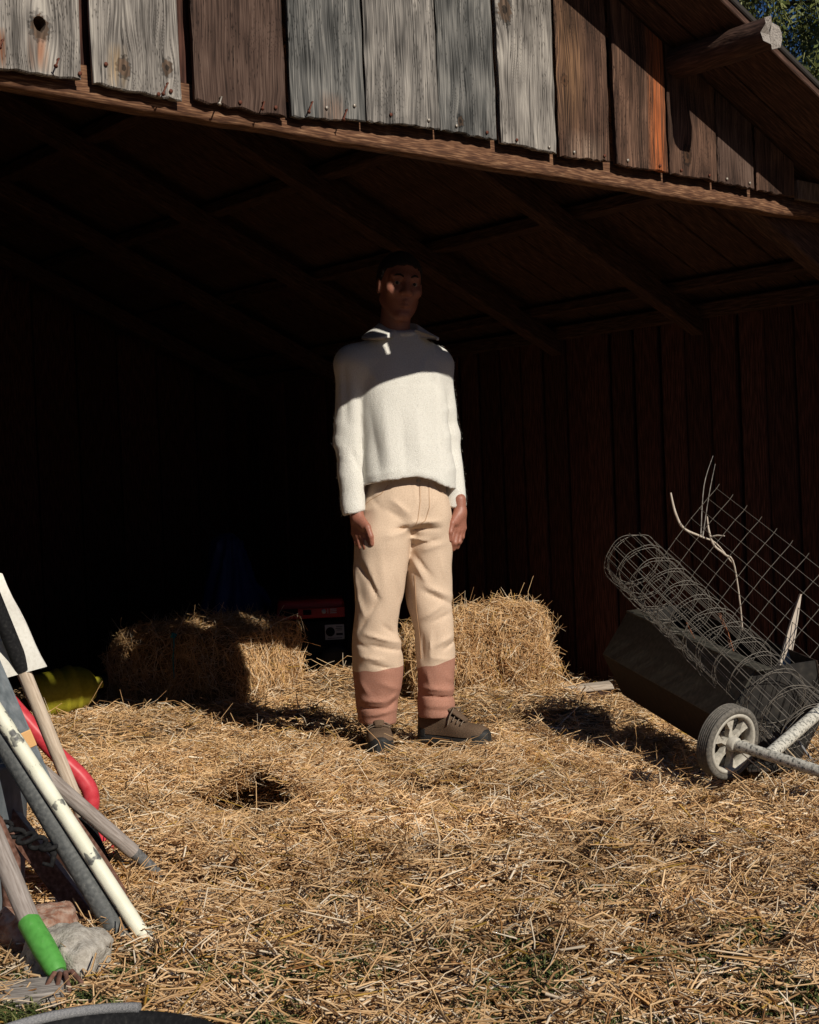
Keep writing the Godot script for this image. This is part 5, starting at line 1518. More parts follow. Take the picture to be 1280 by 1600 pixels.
func build_spreader() -> void:
	var t := thing("lawn_spreader", "tipped black lawn spreader with chipped grey axle and one wheel", "spreader")
	var a := Vector3(0.845, 0.275, -5.36)
	var b := Vector3(1.075, 0.17, -4.34)
	var ax := (b - a).normalized()
	var e1 := Vector3(-0.966, 0.0, 0.256)
	e1 = (e1 - ax * e1.dot(ax)).normalized()
	var e2 := e1.cross(ax) * (1.0 if e1.cross(ax).y > 0.0 else -1.0)
	var L := a.distance_to(b)
	# trough of folded sheet: plates along the axis, each a part with its own thickness
	var cs := [Vector2(-0.17, 0.185), Vector2(0.035, 0.155), Vector2(0.135, -0.005), Vector2(0.055, -0.165), Vector2(-0.10, -0.175), Vector2(-0.2, 0.0)]
	cs[0] = Vector2(-0.17, 0.17)
	var names := ["rim", "side_panel", "lower_panel", "bottom_panel", "lower_panel", "side_panel"]
	for i in 6:
		var p: Vector2 = cs[i]
		var q: Vector2 = cs[(i + 1) % 6]
		var st := st_new()
		var mid := (p + q) * 0.5
		var across := e1 * (q.x - p.x) + e2 * (q.y - p.y)
		var len2 := L * (1.0 if i else 1.02)
		var o := a - ax * (len2 - L) * 0.5 + e1 * mid.x + e2 * mid.y
		if i == 0:      # the top is open; only a folded lip runs along it
			o = a + e1 * 0.018 + e2 * 0.157
			across = across.normalized() * 0.05
		slab(st, o, o + ax * len2, across * 1.01, 0.006)
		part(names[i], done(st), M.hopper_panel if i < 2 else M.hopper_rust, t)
	for e in [a + ax * 0.006, b - ax * 0.006]:
		var st := st_new()
		var poly := PackedVector2Array()
		for p in cs: poly.append(p)
		prism(st, poly, Transform3D(Basis(e1, ax, e2), e - ax * 0.003), 0.006)
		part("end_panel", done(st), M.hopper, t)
	# wheel
	var wc := Vector3(0.892, 0.155, -4.05)
	var wax := Vector3(0.57, -0.20, 0.80).normalized()
	var wt := frame(wc, wax)
	var wheel := Node3D.new()
	wheel.name = "wheel"
	t.add_child(wheel)
	wheel.transform = wt
	var ty := st_new()
	var prof := [Vector2(0.088, 0.021), Vector2(0.098, 0.025), Vector2(0.105, 0.022)]
	for k in 6:
		var y := 0.018 - k * 0.007
		prof.append_array([Vector2(0.109, y), Vector2(0.109, y - 0.0035), Vector2(0.1055, y - 0.0045), Vector2(0.1055, y - 0.0062)])
	prof.append_array([Vector2(0.098, -0.027), Vector2(0.088, -0.023), Vector2(0.084, 0.0), Vector2(0.088, 0.021)])
	lathe(ty, prof, Transform3D.IDENTITY, 56)
	part("tyre", done(ty), M.tyre, wheel)
	var rm := st_new()
	lathe(rm, [Vector2(0.0895, 0.023), Vector2(0.0895, -0.02), Vector2(0.078, -0.02), Vector2(0.076, 0.0), Vector2(0.079, 0.022), Vector2(0.0895, 0.023)], Transform3D.IDENTITY, 48)
	part("rim", done(rm), M.dusty_plastic, wheel)
	for k in 6:
		var an := TAU * k / 6.0 + 0.3
		var ss := st_new()
		var d0 := Vector3(cos(an), 0, sin(an))
		var sd := Vector3(-sin(an), 0, cos(an))
		var n1 := [d0 * 0.015 + sd * 0.011, d0 * 0.045 + sd * 0.006, d0 * 0.082 + sd * 0.020, d0 * 0.082 - sd * 0.020, d0 * 0.045 - sd * 0.006, d0 * 0.015 - sd * 0.011]
		ss.set_smooth_group(-1)
		var up := Vector3(0, 0.012, 0)
		var dn := Vector3(0, -0.004, 0)
		for i in 6: quad(ss, n1[i] + dn, n1[i] + up * (1.2 if i in [1, 4] else 0.8), n1[(i + 1) % 6] + up * (1.2 if (i + 1) % 6 in [1, 4] else 0.8), n1[(i + 1) % 6] + dn)
		for s in [up, dn]:
			tri(ss, n1[0] + s, n1[1] + s, n1[5] + s); tri(ss, n1[1] + s, n1[4] + s, n1[5] + s)
			tri(ss, n1[1] + s, n1[2] + s, n1[3] + s); tri(ss, n1[1] + s, n1[3] + s, n1[4] + s)
		part("spoke", done(ss), M.dusty_plastic, wheel)
	var hb := st_new()
	lathe(hb, [Vector2(0, 0.034), Vector2(0.019, 0.034), Vector2(0.022, 0.03), Vector2(0.024, -0.022), Vector2(0, -0.024)], Transform3D.IDENTITY, 24)
	part("hub", done(hb), M.dusty_plastic, wheel)
	# axle, cross bar, and the rod back to the trough
	var h0 := wc + wax * 0.02
	part("axle", tube_mesh([Vector3(0, 0, 0), Vector3(0, 0.03, 0), Vector3(0, 0.62, 0)], [0.014, 0.0165, 0.0165], 16), M.chipped_grey, t, frame(h0, wax + Vector3(0.05, 0.055, -0.02)))
	var tee := h0 + (wax + Vector3(0.05, 0.055, -0.02)).normalized() * 0.125
	part("handle_bar", tube_mesh([Vector3.ZERO, Vector3(0, 0.9, 0)], [0.019], 16), M.chipped_grey, t, frame(tee, Vector3(1.21, 0.215, -4.2) - tee))
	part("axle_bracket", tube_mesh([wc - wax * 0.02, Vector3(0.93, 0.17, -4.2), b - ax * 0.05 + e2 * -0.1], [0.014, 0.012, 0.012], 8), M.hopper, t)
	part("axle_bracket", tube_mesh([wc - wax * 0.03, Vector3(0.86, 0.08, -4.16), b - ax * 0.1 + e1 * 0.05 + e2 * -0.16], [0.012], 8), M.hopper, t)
	# stake tied in beside the roll
	var k := thing("wooden_stake", "pale pointed wooden stake poking through the wire roll", "stake")
	var ks := st_new()
	var k0 := Vector3(1.085, 0.0, -4.47)
	var k1 := Vector3(1.262, 0.53, -4.58)
	var kd := k1 - k0
	var sx := Vector3(0.95, -0.31, 0.0)
	ks.set_smooth_group(-1)
	var sec := []
	for s in [[0.0, 0.019], [0.5, 0.019], [0.78, 0.013], [1.0, 0.002]]:
		var c: Vector3 = k0 + kd * s[0]
		var w: float = s[1]
		sec.append([c - sx * w - Vector3(0, 0, 0.009), c + sx * w - Vector3(0, 0, 0.009), c + sx * w + Vector3(0, 0, 0.009), c - sx * w + Vector3(0, 0, 0.009)])
	for i in 3:
		for j in 4: quad(ks, sec[i][(j + 1) % 4], sec[i][j], sec[i + 1][j], sec[i + 1][(j + 1) % 4])
	part("stake", done(ks), M.pale_wood, k)
	var kn := st_new()
	for i in 7:
		var c := Vector3(1.115 + rng.randf_range(-0.03, 0.04), 0.155 + rng.randf_range(-0.03, 0.03), -4.40 + rng.randf_range(-0.02, 0.02))
		tube(kn, [c, c + Vector3(rng.randf_range(-0.05, 0.06), rng.randf_range(-0.02, 0.03), 0.02), c + Vector3(rng.randf_range(-0.07, 0.09), rng.randf_range(-0.05, 0.02), 0.01)], [0.006, 0.009, 0.004], 6)
	part("black_tie", done(kn), M.black, k)
	part("cord", tube_mesh([Vector3(1.12, 0.16, -4.38), Vector3(1.16, 0.11, -4.33), Vector3(1.205, 0.03, -4.27)], [0.004], 6), M.rope_grey, k)
	# pale board end on the ground behind
	var bo := thing("board_offcut", "pale board offcut lying in the dark beside the hay", "board", Vector3(0.765, 0.01, -6.3))
	part("plank", box(Vector3(0.09, 0.22, 0.025), 0.003, 0.004), M.pale_wood, bo, Transform3D(Basis(Vector3(0, 1, 0), 0.1) * Basis(Vector3(0, 0, 1), PI / 2 + 0.04) * Basis(Vector3(0, 1, 0), PI / 2), Vector3.ZERO))
	part("bearer", box(Vector3(0.16, 0.06, 0.07), 0.004, 0.004), M.dark_wood, bo, Transform3D(Basis(), Vector3(0.02, -0.045, 0)))

func build_wire_roll() -> void:
	var t := thing("wire_fencing_roll", "partly unrolled coil of welded wire fencing on the black spreader", "wire roll")
	var c0 := Vector3(0.815, 0.632, -5.2)
	var c1 := Vector3(1.118, 0.205, -4.25)
	var ax := (c1 - c0).normalized()
	var e := Vector3(0.516, 0.833, 0.198)
	e = (e - ax * e.dot(ax)).normalized()
	var b := ax.cross(e).normalized()
	if b.x < 0.0: b = -b       # points right and down; the loose end leaves the roll there
	var L := 1.22
	# spiral cross-section, then the straight tail
	var sec := []
	var turns := 2.6
	var steps := 130
	for i in steps + 1:
		var a := -TAU * turns * (1.0 - i / float(steps))
		var r := 0.114 - 0.024 * (1.0 - i / float(steps)) + 0.005 * sin(a * 2.0 + 1.0) * (1.0 - i / float(steps))
		sec.append(b * cos(a) * r + e * sin(a) * r)
	var path_len := 0.0
	var stays := []                        # places of the wires that run along the roll
	var run := 0.0
	for i in range(1, sec.size()):
		run += (sec[i] as Vector3).distance_to(sec[i - 1])
		if run >= 0.042:
			run -= 0.042
			stays.append(sec[i])
	var top: Vector3 = sec[-1]
	var tail := []
	for k in 9: tail.append(top + e * (0.047 * k) + b * 0.0018 * k * k * 0.35)
	# rings round the roll
	var rs := st_new()
	var ts := st_new()
	var nr := int(L / 0.1016)
	for j in nr + 1:
		var o := c0 + ax * (j * 0.1016)
		var pts := []
		var wob := rng.randf_range(-0.004, 0.004)
		for i in sec.size(): pts.append(o + sec[i] * (1.0 + 0.05 * fine_noise.get_noise_2d(i * 0.15, j * 1.3)) + ax * (wob + 0.006 * fine_noise.get_noise_2d(i * 0.1 + 40.0, j * 2.0)))
		tube(rs, pts, [0.0012], 4, false)
		var tp := []
		for k in tail.size(): tp.append(o + tail[k] + ax * 0.002 * fine_noise.get_noise_2d(k * 0.5, j))
		tp.append(o + tail[-1] + e * 0.02)
		tube(ts, tp, [0.0014], 4, false)
	for s in stays:
		var wob := fine_noise.get_noise_2d(s.x * 90.0, s.y * 90.0) * 0.004
		var pts := []
		for j in 7: pts.append(c0 + s * (1.0 + 0.03 * fine_noise.get_noise_2d(j * 0.7, s.y * 70.0)) + ax * (L * j / 6.0 - 0.004) + e * wob)
		tube(rs, pts, [0.0013], 4, false)
	part("rolled_mesh", done(rs), M.wire, t)
	for k in range(1, tail.size()):
		tube(ts, [c0 + tail[k] - ax * 0.004, c0 + tail[k] + ax * L * 0.5 + e * 0.002, c0 + tail[k] + ax * L], [0.0013], 4, false)
		for j in nr + 1:
			var q: Vector3 = c0 + tail[k] + ax * (j * 0.1016)
			bx(ts, Vector3(0.0042, 0.0042, 0.0042), Transform3D(Basis(), q), 0.001)
	part("loose_mesh", done(ts), M.wire, t)
	# rusty bits of wire caught in the roll
	for q in [[Vector3(0.93, 0.43, -4.80), Vector3(0.965, 0.33, -4.78)], [Vector3(1.01, 0.47, -4.66), Vector3(1.035, 0.36, -4.62)], [Vector3(1.015, 0.47, -4.66), Vector3(1.042, 0.35, -4.60)]]:
		part("rusty_wire", tube_mesh([q[0], (q[0] as Vector3).lerp(q[1], 0.5) + Vector3(0.004, 0, 0), q[1]], [0.0022], 5), M.rusty_wire, t)
	# pale peeled twigs standing behind the roll
	var w := thing("dry_branch", "pale bare curved branch standing behind the wire mesh", "branch")
	part("stem", tube_mesh(curve([Vector3(1.26, 0.0, -5.48), Vector3(1.27, 0.3, -5.44), Vector3(1.23, 0.58, -5.36), Vector3(1.18, 0.633, -5.3), Vector3(1.14, 0.669, -5.29), Vector3(1.123, 0.722, -5.29), Vector3(1.12, 0.778, -5.3)]), curve_r([0.003, 0.003, 0.0035, 0.004, 0.0045, 0.004, 0.0025]), 8), M.pale_wood, w)
	part("twig", tube_mesh(curve([Vector3(1.225, 0.59, -5.36), Vector3(1.16, 0.672, -5.34), Vector3(1.093, 0.704, -5.3), Vector3(1.029, 0.738, -5.3), Vector3(1.0, 0.80, -5.3), Vector3(0.986, 0.873, -5.3)]), curve_r([0.0025, 0.003, 0.004, 0.005, 0.0048, 0.0035]), 8), M.pale_wood, w)
	part("twig", tube_mesh([Vector3(1.125, 0.70, -5.29), Vector3(1.15, 0.706, -5.27), Vector3(1.172, 0.704, -5.25)], [0.004, 0.004, 0.002], 6), M.pale_wood, w)
	part("twig", tube_mesh(curve([Vector3(1.093, 0.704, -5.3), Vector3(1.112, 0.892, -5.3), Vector3(1.153, 1.006, -5.31)]), curve_r([0.0025, 0.002, 0.0008]), 6), M.weathered, w)
	part("twig", tube_mesh(curve([Vector3(1.10, 0.70, -5.3), Vector3(1.128, 0.86, -5.29), Vector3(1.158, 0.975, -5.3)]), curve_r([0.0025, 0.002, 0.0008]), 6), M.weathered, w)

# ---------------------------------------------------------------- tools on the left
func rod(called: String, a: Vector3, b: Vector3, r0: float, r1: float, m: Material, parent: Node, n := 14) -> MeshInstance3D:
	var len := a.distance_to(b)
	return part(called, tube_mesh([Vector3.ZERO, Vector3(0, len * 0.5, 0), Vector3(0, len, 0)], [r0, (r0 + r1) * 0.5, r1], n), m, parent, frame(a, b - a))

func stone(label: String, at: Vector3, r: Vector3, m: Material, sd: float, turn: float) -> void:
	var s := thing("stone", label, "stone", at, "stones beside the tools")
	s.rotation.y = turn
	var f := func(p: Vector3) -> float:
		var q := p / r
		var d := (pow(absf(q.x), 3.0) + pow(absf(q.y), 3.0) + pow(absf(q.z), 3.0)) ** (1.0 / 3.0)
		return (d - 1.0) * minf(r.x, minf(r.y, r.z)) + low_noise.get_noise_3d(p.x * 9.0 + sd, p.y * 9.0, p.z * 9.0) * 0.016 + fine_noise.get_noise_3d(p.x * 22.0 + sd, p.y * 22.0, p.z * 22.0) * 0.005
	part("rock", sdf_mesh(f, -r * 1.35, r * 1.35, 0.007, 1.8), m, s)

func bent_sheet(grid: Array, thick: float) -> ArrayMesh:   # rows of points, given a thickness
	var st := st_new()
	st.set_smooth_group(0)
	var h := grid.size()
	var w: int = grid[0].size()
	var nrm := func(i: int, j: int) -> Vector3:
		var a: Vector3 = grid[mini(i + 1, h - 1)][j] - grid[maxi(i - 1, 0)][j]
		var b: Vector3 = grid[i][mini(j + 1, w - 1)] - grid[i][maxi(j - 1, 0)]
		return a.cross(b).normalized() * thick * 0.5
	var F := []
	var G := []
	for i in h:
		var f := []
		var g := []
		for j in w:
			var n: Vector3 = nrm.call(i, j)
			f.append(grid[i][j] + n)
			g.append(grid[i][j] - n)
		F.append(f)
		G.append(g)
	for i in h - 1:
		for j in w - 1:
			st.set_smooth_group(0)
			quad(st, F[i][j], F[i + 1][j], F[i + 1][j + 1], F[i][j + 1])
			st.set_smooth_group(1)
			quad(st, G[i][j], G[i][j + 1], G[i + 1][j + 1], G[i + 1][j])
	st.set_smooth_group(-1)
	for i in h - 1:
		quad(st, F[i][0], G[i][0], G[i + 1][0], F[i + 1][0])
		quad(st, F[i][w - 1], F[i + 1][w - 1], G[i + 1][w - 1], G[i][w - 1])
	for j in w - 1:
		quad(st, F[0][j], F[0][j + 1], G[0][j + 1], G[0][j])
		quad(st, F[h - 1][j], G[h - 1][j], G[h - 1][j + 1], F[h - 1][j + 1])
	return done(st)

func build_tools() -> void:
	var o := thing("painted_pole", "cream painted metal pole with chipped paint, leaning among the tools", "pole")
	rod("pole", Vector3(-0.586, -0.005, -2.93), Vector3(-1.28, 1.0, -3.19), 0.0160, 0.0160, M.chipped_cream, o, 20)
	part("end_cap", tube_mesh([Vector3(-0.575, -0.012, -2.925), Vector3(-0.592, 0.012, -2.932)], [0.0185, 0.0178], 18), M.chipped_cream, o)
	o = thing("grey_pipe", "thick dark grey pipe leaning beside the cream pole", "pipe")
	rod("pipe", Vector3(-0.640, -0.005, -2.945), Vector3(-1.27, 0.97, -3.22), 0.0235, 0.0235, M.grey_pipe, o, 24)
	o = thing("grey_board", "narrow blue grey board with an orange tape patch among the tools", "board")
	var ga := Vector3(-0.80, -0.01, -3.33)
	var gb := Vector3(-1.06, 0.86, -3.12)
	part("plank", box(Vector3(0.052, ga.distance_to(gb), 0.02), 0.003, 0.001), M.blue_grey, o, frame((ga + gb) * 0.5, gb - ga, Vector3(0.3, 0, 1)))
	part("tape", box(Vector3(0.054, 0.042, 0.0225), 0.002), M.orange_tape, o, frame(ga.lerp(gb, 0.438), gb - ga, Vector3(0.3, 0, 1)))
	# long-handled shovel
	o = thing("shovel", "shovel with tan handle, black grip and black socket in the straw", "shovel")
	var s0 := Vector3(-0.800, 0.04, -3.465)
	var s1 := Vector3(-0.99, 0.735, -3.28)
	rod("handle", s0.lerp(s1, 0.02), s0.lerp(s1, 1.0), 0.0165, 0.0175, M.tan_wood, o)
	rod("grip", s0.lerp(s1, 0.695), s0.lerp(s1, 1.35), 0.019, 0.019, M.black, o)
	rod("socket", s0.lerp(s1, -0.02), s0.lerp(s1, 0.165), 0.0215, 0.0195, M.black, o)
	var g := []
	for i in 7:
		var row := []
		var wq := 0.07 * sin(PI * (0.35 + 0.55 * i / 6.0))
		for j in 7:
			var q := (j - 3) / 3.0
			row.append(s0 + Vector3(0.012, 0.01, 0.0) + (s0 - s1).normalized() * 0.028 * i + Vector3(0.7, 0.15, 0.65).normalized() * wq * q + Vector3(-0.4, 0.7, 0.4).normalized() * 0.02 * (q * q - 0.5))
		g.append(row)
	part("blade", bent_sheet(g, 0.003), M.iron, o)
	# grey handle ending in an iron ferrule
	o = thing("broken_tool_handle", "grey weathered tool handle with an iron ferrule, slanting across the red tube", "tool handle")
	var h0 := Vector3(-0.652, -0.005, -3.452)
	var h1 := Vector3(-0.965, 0.392, -3.225)
	rod("handle", h0.lerp(h1, 0.17), h0.lerp(h1, 1.25), 0.0185, 0.0195, M.handle_wood, o, 16)
	rod("ferrule", h0.lerp(h1, -0.01), h0.lerp(h1, 0.19), 0.0125, 0.0165, M.iron, o, 16)
	# red tubular frame with its pan
	o = thing("red_barrow_frame", "bright red bent tube and red pan lying behind the tool handles", "barrow frame")
	part("tube_frame", tube_mesh(curve([Vector3(-1.30, 0.62, -3.45), Vector3(-1.052, 0.479, -3.5), Vector3(-1.03, 0.447, -3.5), Vector3(-0.920, 0.312, -3.5), Vector3(-0.872, 0.262, -3.5), Vector3(-0.844, 0.232, -3.5), Vector3(-0.825, 0.20, -3.5), Vector3(-0.822, 0.165, -3.5), Vector3(-0.834, 0.128, -3.5), Vector3(-0.847, 0.06, -3.5), Vector3(-0.852, -0.01, -3.5)]), [0.0205], 18), M.red_paint, o)
	part("tube_frame", tube_mesh([Vector3(-1.20, 0.45, -3.42), Vector3(-0.99, 0.25, -3.46), Vector3(-0.93, 0.165, -3.46), Vector3(-0.89, 0.06, -3.46), Vector3(-0.87, -0.01, -3.46)], [0.018], 16), M.red_paint, o)
	g = []
	for i in 5:
		var row := []
		for j in 6: row.append(Vector3(-0.93 + 0.030 * j + 0.008 * i, 0.135 - 0.012 * j - 0.024 * i + 0.004 * sin(j * 1.1), -3.56 + 0.03 * i))
		g.append(row)
	part("pan", bent_sheet(g, 0.006), M.red_paint, o)
	# rusty blade and irons under the poles
	o = thing("rusty_spade_blade", "rusty brown spade blade on the straw under the cream pole", "spade blade")
	g = []
	for i in 8:
		var row := []
		for j in 6:
			var q := (j - 2.5) / 2.5
			var wq := 0.055 * (1.0 - 0.35 * pow(i / 7.0, 3.0))
			row.append(Vector3(-0.845, 0.155, -3.27).lerp(Vector3(-0.675, -0.012, -3.13), i / 7.0) + Vector3(0.60, 0.58, 0.1).normalized() * wq * q + Vector3(-0.3, 0.3, 0.8).normalized() * 0.016 * (1.0 - q * q))
		g.append(row)
	part("blade", bent_sheet(g, 0.004), M.rust_iron, o)
	part("socket", tube_mesh([Vector3(-0.845, 0.155, -3.262), Vector3(-0.93, 0.25, -3.33), Vector3(-1.0, 0.34, -3.38)], [0.014, 0.019, 0.019], 12), M.rust_iron, o)
	o = thing("angle_iron", "rusty strip of angle iron under the grey pipe", "iron strip")
	var ia := Vector3(-0.735, 0.0, -3.05)
	var ib := Vector3(-0.93, 0.24, -3.11)
	var ist := st_new()
	slab(ist, ia, ib, Vector3(0.035, 0.03, 0.0), 0.005)
	part("flange", done(ist), M.rust_iron, o)
	ist = st_new()
	slab(ist, ia + Vector3(0.014, 0.012, -0.017), ib + Vector3(0.014, 0.012, -0.017), Vector3(0, 0, 0.036), 0.005)
	part("flange", done(ist), M.iron, o)
	o = thing("black_chain", "lumpy black chain hanging between the tools and the rusty iron", "chain")
	for i in 9:
		var c := Vector3(-0.985, 0.30, -2.985).lerp(Vector3(-0.795, 0.185, -2.985), i / 8.0) + Vector3(0, -0.012 * sin(PI * i / 8.0), 0)
		var ring := []
		var bt := Basis(Vector3(1, 0.2, 0).normalized(), i * 1.4)
		for k in 13: ring.append(c + bt * Vector3(cos(TAU * k / 12.0) * 0.019, sin(TAU * k / 12.0) * 0.0125, 0))
		part("link", tube_mesh(ring, [0.0055], 7), M.black, o)
	part("hook", tube_mesh([Vector3(-0.80, 0.188, -2.985), Vector3(-0.785, 0.17, -2.985), Vector3(-0.79, 0.145, -2.985), Vector3(-0.81, 0.15, -2.985)], [0.008, 0.008, 0.006, 0.004], 8), M.black, o)
	o = thing("rusty_bar", "brown rusty curved bar at the left edge above the stones", "bar")
	part("bar", tube_mesh([Vector3(-0.99, 0.36, -2.98), Vector3(-0.90, 0.245, -2.95), Vector3(-0.866, 0.17, -2.94), Vector3(-0.862, 0.09, -2.93), Vector3(-0.872, -0.01, -2.93)], [0.022, 0.022, 0.022, 0.020, 0.018], 12), M.rust_iron, o)
	o = thing("blue_grey_bin", "blue grey plastic bin at the left edge behind the poles", "bin", Vector3(-1.02, 0.0, -3.16))
	var bst := st_new()
	lathe(bst, [Vector2(0.0, 0.0), Vector2(0.105, 0.0), Vector2(0.113, 0.01), Vector2(0.135, 0.33), Vector2(0.142, 0.335), Vector2(0.142, 0.35), Vector2(0.130, 0.35), Vector2(0.108, 0.015), Vector2(0.0, 0.012)], Transform3D.IDENTITY, 28)
	part("shell", done(bst), M.blue_grey, o)
	# short cultivator with a green grip
	o = thing("hand_cultivator", "small garden fork with grey wooden handle and bright green collar", "garden fork")
	var f0 := Vector3(-0.703, 0.022, -2.665)
	var f1 := Vector3(-0.775, 0.094, -2.745)
	var f2 := Vector3(-0.862, 0.215, -2.855)
	rod("handle", f1.lerp(f0, 0.1), f1 + (f2 - f1) * 2.6, 0.0205, 0.0215, M.handle_wood, o, 18)
	part("green_collar", tube_mesh([f0 + (f0 - f1) * 0.02, f0 + (f1 - f0) * 0.06, f0.lerp(f1, 0.5), f1 + (f1 - f0) * 0.04], [0.016, 0.0205, 0.0235, 0.0225], 20), M.green_grip, o)
	part("ferrule", tube_mesh([f0 + (f1 - f0) * 0.02, f0 + Vector3(0.014, -0.008, 0.014)], [0.012, 0.008], 10), M.iron, o)
	var root := f0 + Vector3(0.012, -0.004, 0.012)
	for q in [[-0.030, 0.062], [0.002, 0.068], [0.03, 0.060], [0.062, 0.042]]:
		var tip := root + Vector3(q[0], -0.036, q[1])
		part("tine", tube_mesh([root, root.lerp(tip, 0.35) + Vector3(0, 0.026, 0), root.lerp(tip, 0.75) + Vector3(0, 0.02, 0), tip], [0.005, 0.005, 0.0042, 0.002], 8), M.rust_iron, o)
	stone("reddish brown stone beneath the chain at the left edge", Vector3(-0.80, 0.02, -2.90), Vector3(0.085, 0.062, 0.07), M.red_stone, 3.0, 0.4)
	stone("pale grey stone under the green collared garden fork", Vector3(-0.715, 0.012, -2.775), Vector3(0.085, 0.058, 0.07), M.stone, 11.0, -0.5)
	o = thing("grey_plank", "weathered grey plank end lying by the garden fork tines", "plank", Vector3(-0.80, 0.002, -2.60))
	part("plank", box(Vector3(0.09, 0.24, 0.03), 0.004, 0.003), M.weathered, o, Transform3D(Basis(Vector3(0, 1, 0), 0.12) * Basis(Vector3(0, 0, 1), PI / 2) * Basis(Vector3(0, 1, 0), PI / 2), Vector3.ZERO))
	# rubber tub with a rope rim, close to the camera
	o = thing("rubber_tub", "black rubber tub with grey rope along its rim, bottom left", "tub", Vector3(-0.50, -0.03, -2.05))
	var tst := st_new()
	lathe(tst, [Vector2(0.0, 0.0), Vector2(0.165, 0.0), Vector2(0.175, 0.008), Vector2(0.208, 0.10), Vector2(0.22, 0.108), Vector2(0.222, 0.114), Vector2(0.214, 0.118), Vector2(0.202, 0.110), Vector2(0.168, 0.014), Vector2(0.0, 0.010)], Transform3D.IDENTITY, 64)
	part("shell", done(tst), M.black, o)
	var rp := []
	for i in 46:
		var a := lerpf(-3.4, -1.42, i / 45.0)
		rp.append(Vector3(cos(a) * 0.217, 0.121, sin(a) * 0.217))
	part("rope", tube_mesh(rp, [0.0085], 10), M.rope_grey, o)
	# white sack hung behind the shovel
	o = thing("white_feed_sack", "corner of a white woven plastic sack behind the shovel grip", "sack")
	g = []
	for i in 9:
		var row := []
		for j in 9:
			var u := j / 8.0
			var v := i / 8.0
			var top := Vector3(-1.34, 0.88, -3.28).lerp(Vector3(-0.985, 0.75, -3.37), u)
			var bot := Vector3(-1.34, 0.42, -3.28).lerp(Vector3(-0.875, 0.530, -3.35), u)
			row.append(top.lerp(bot, v) + Vector3(0, 0, 0.012 * sin(u * 5.0 + v * 3.0) + 0.006 * sin(v * 9.0)))
		g.append(row)
	part("sack", bent_sheet(g, 0.012), M.white_sack, o)

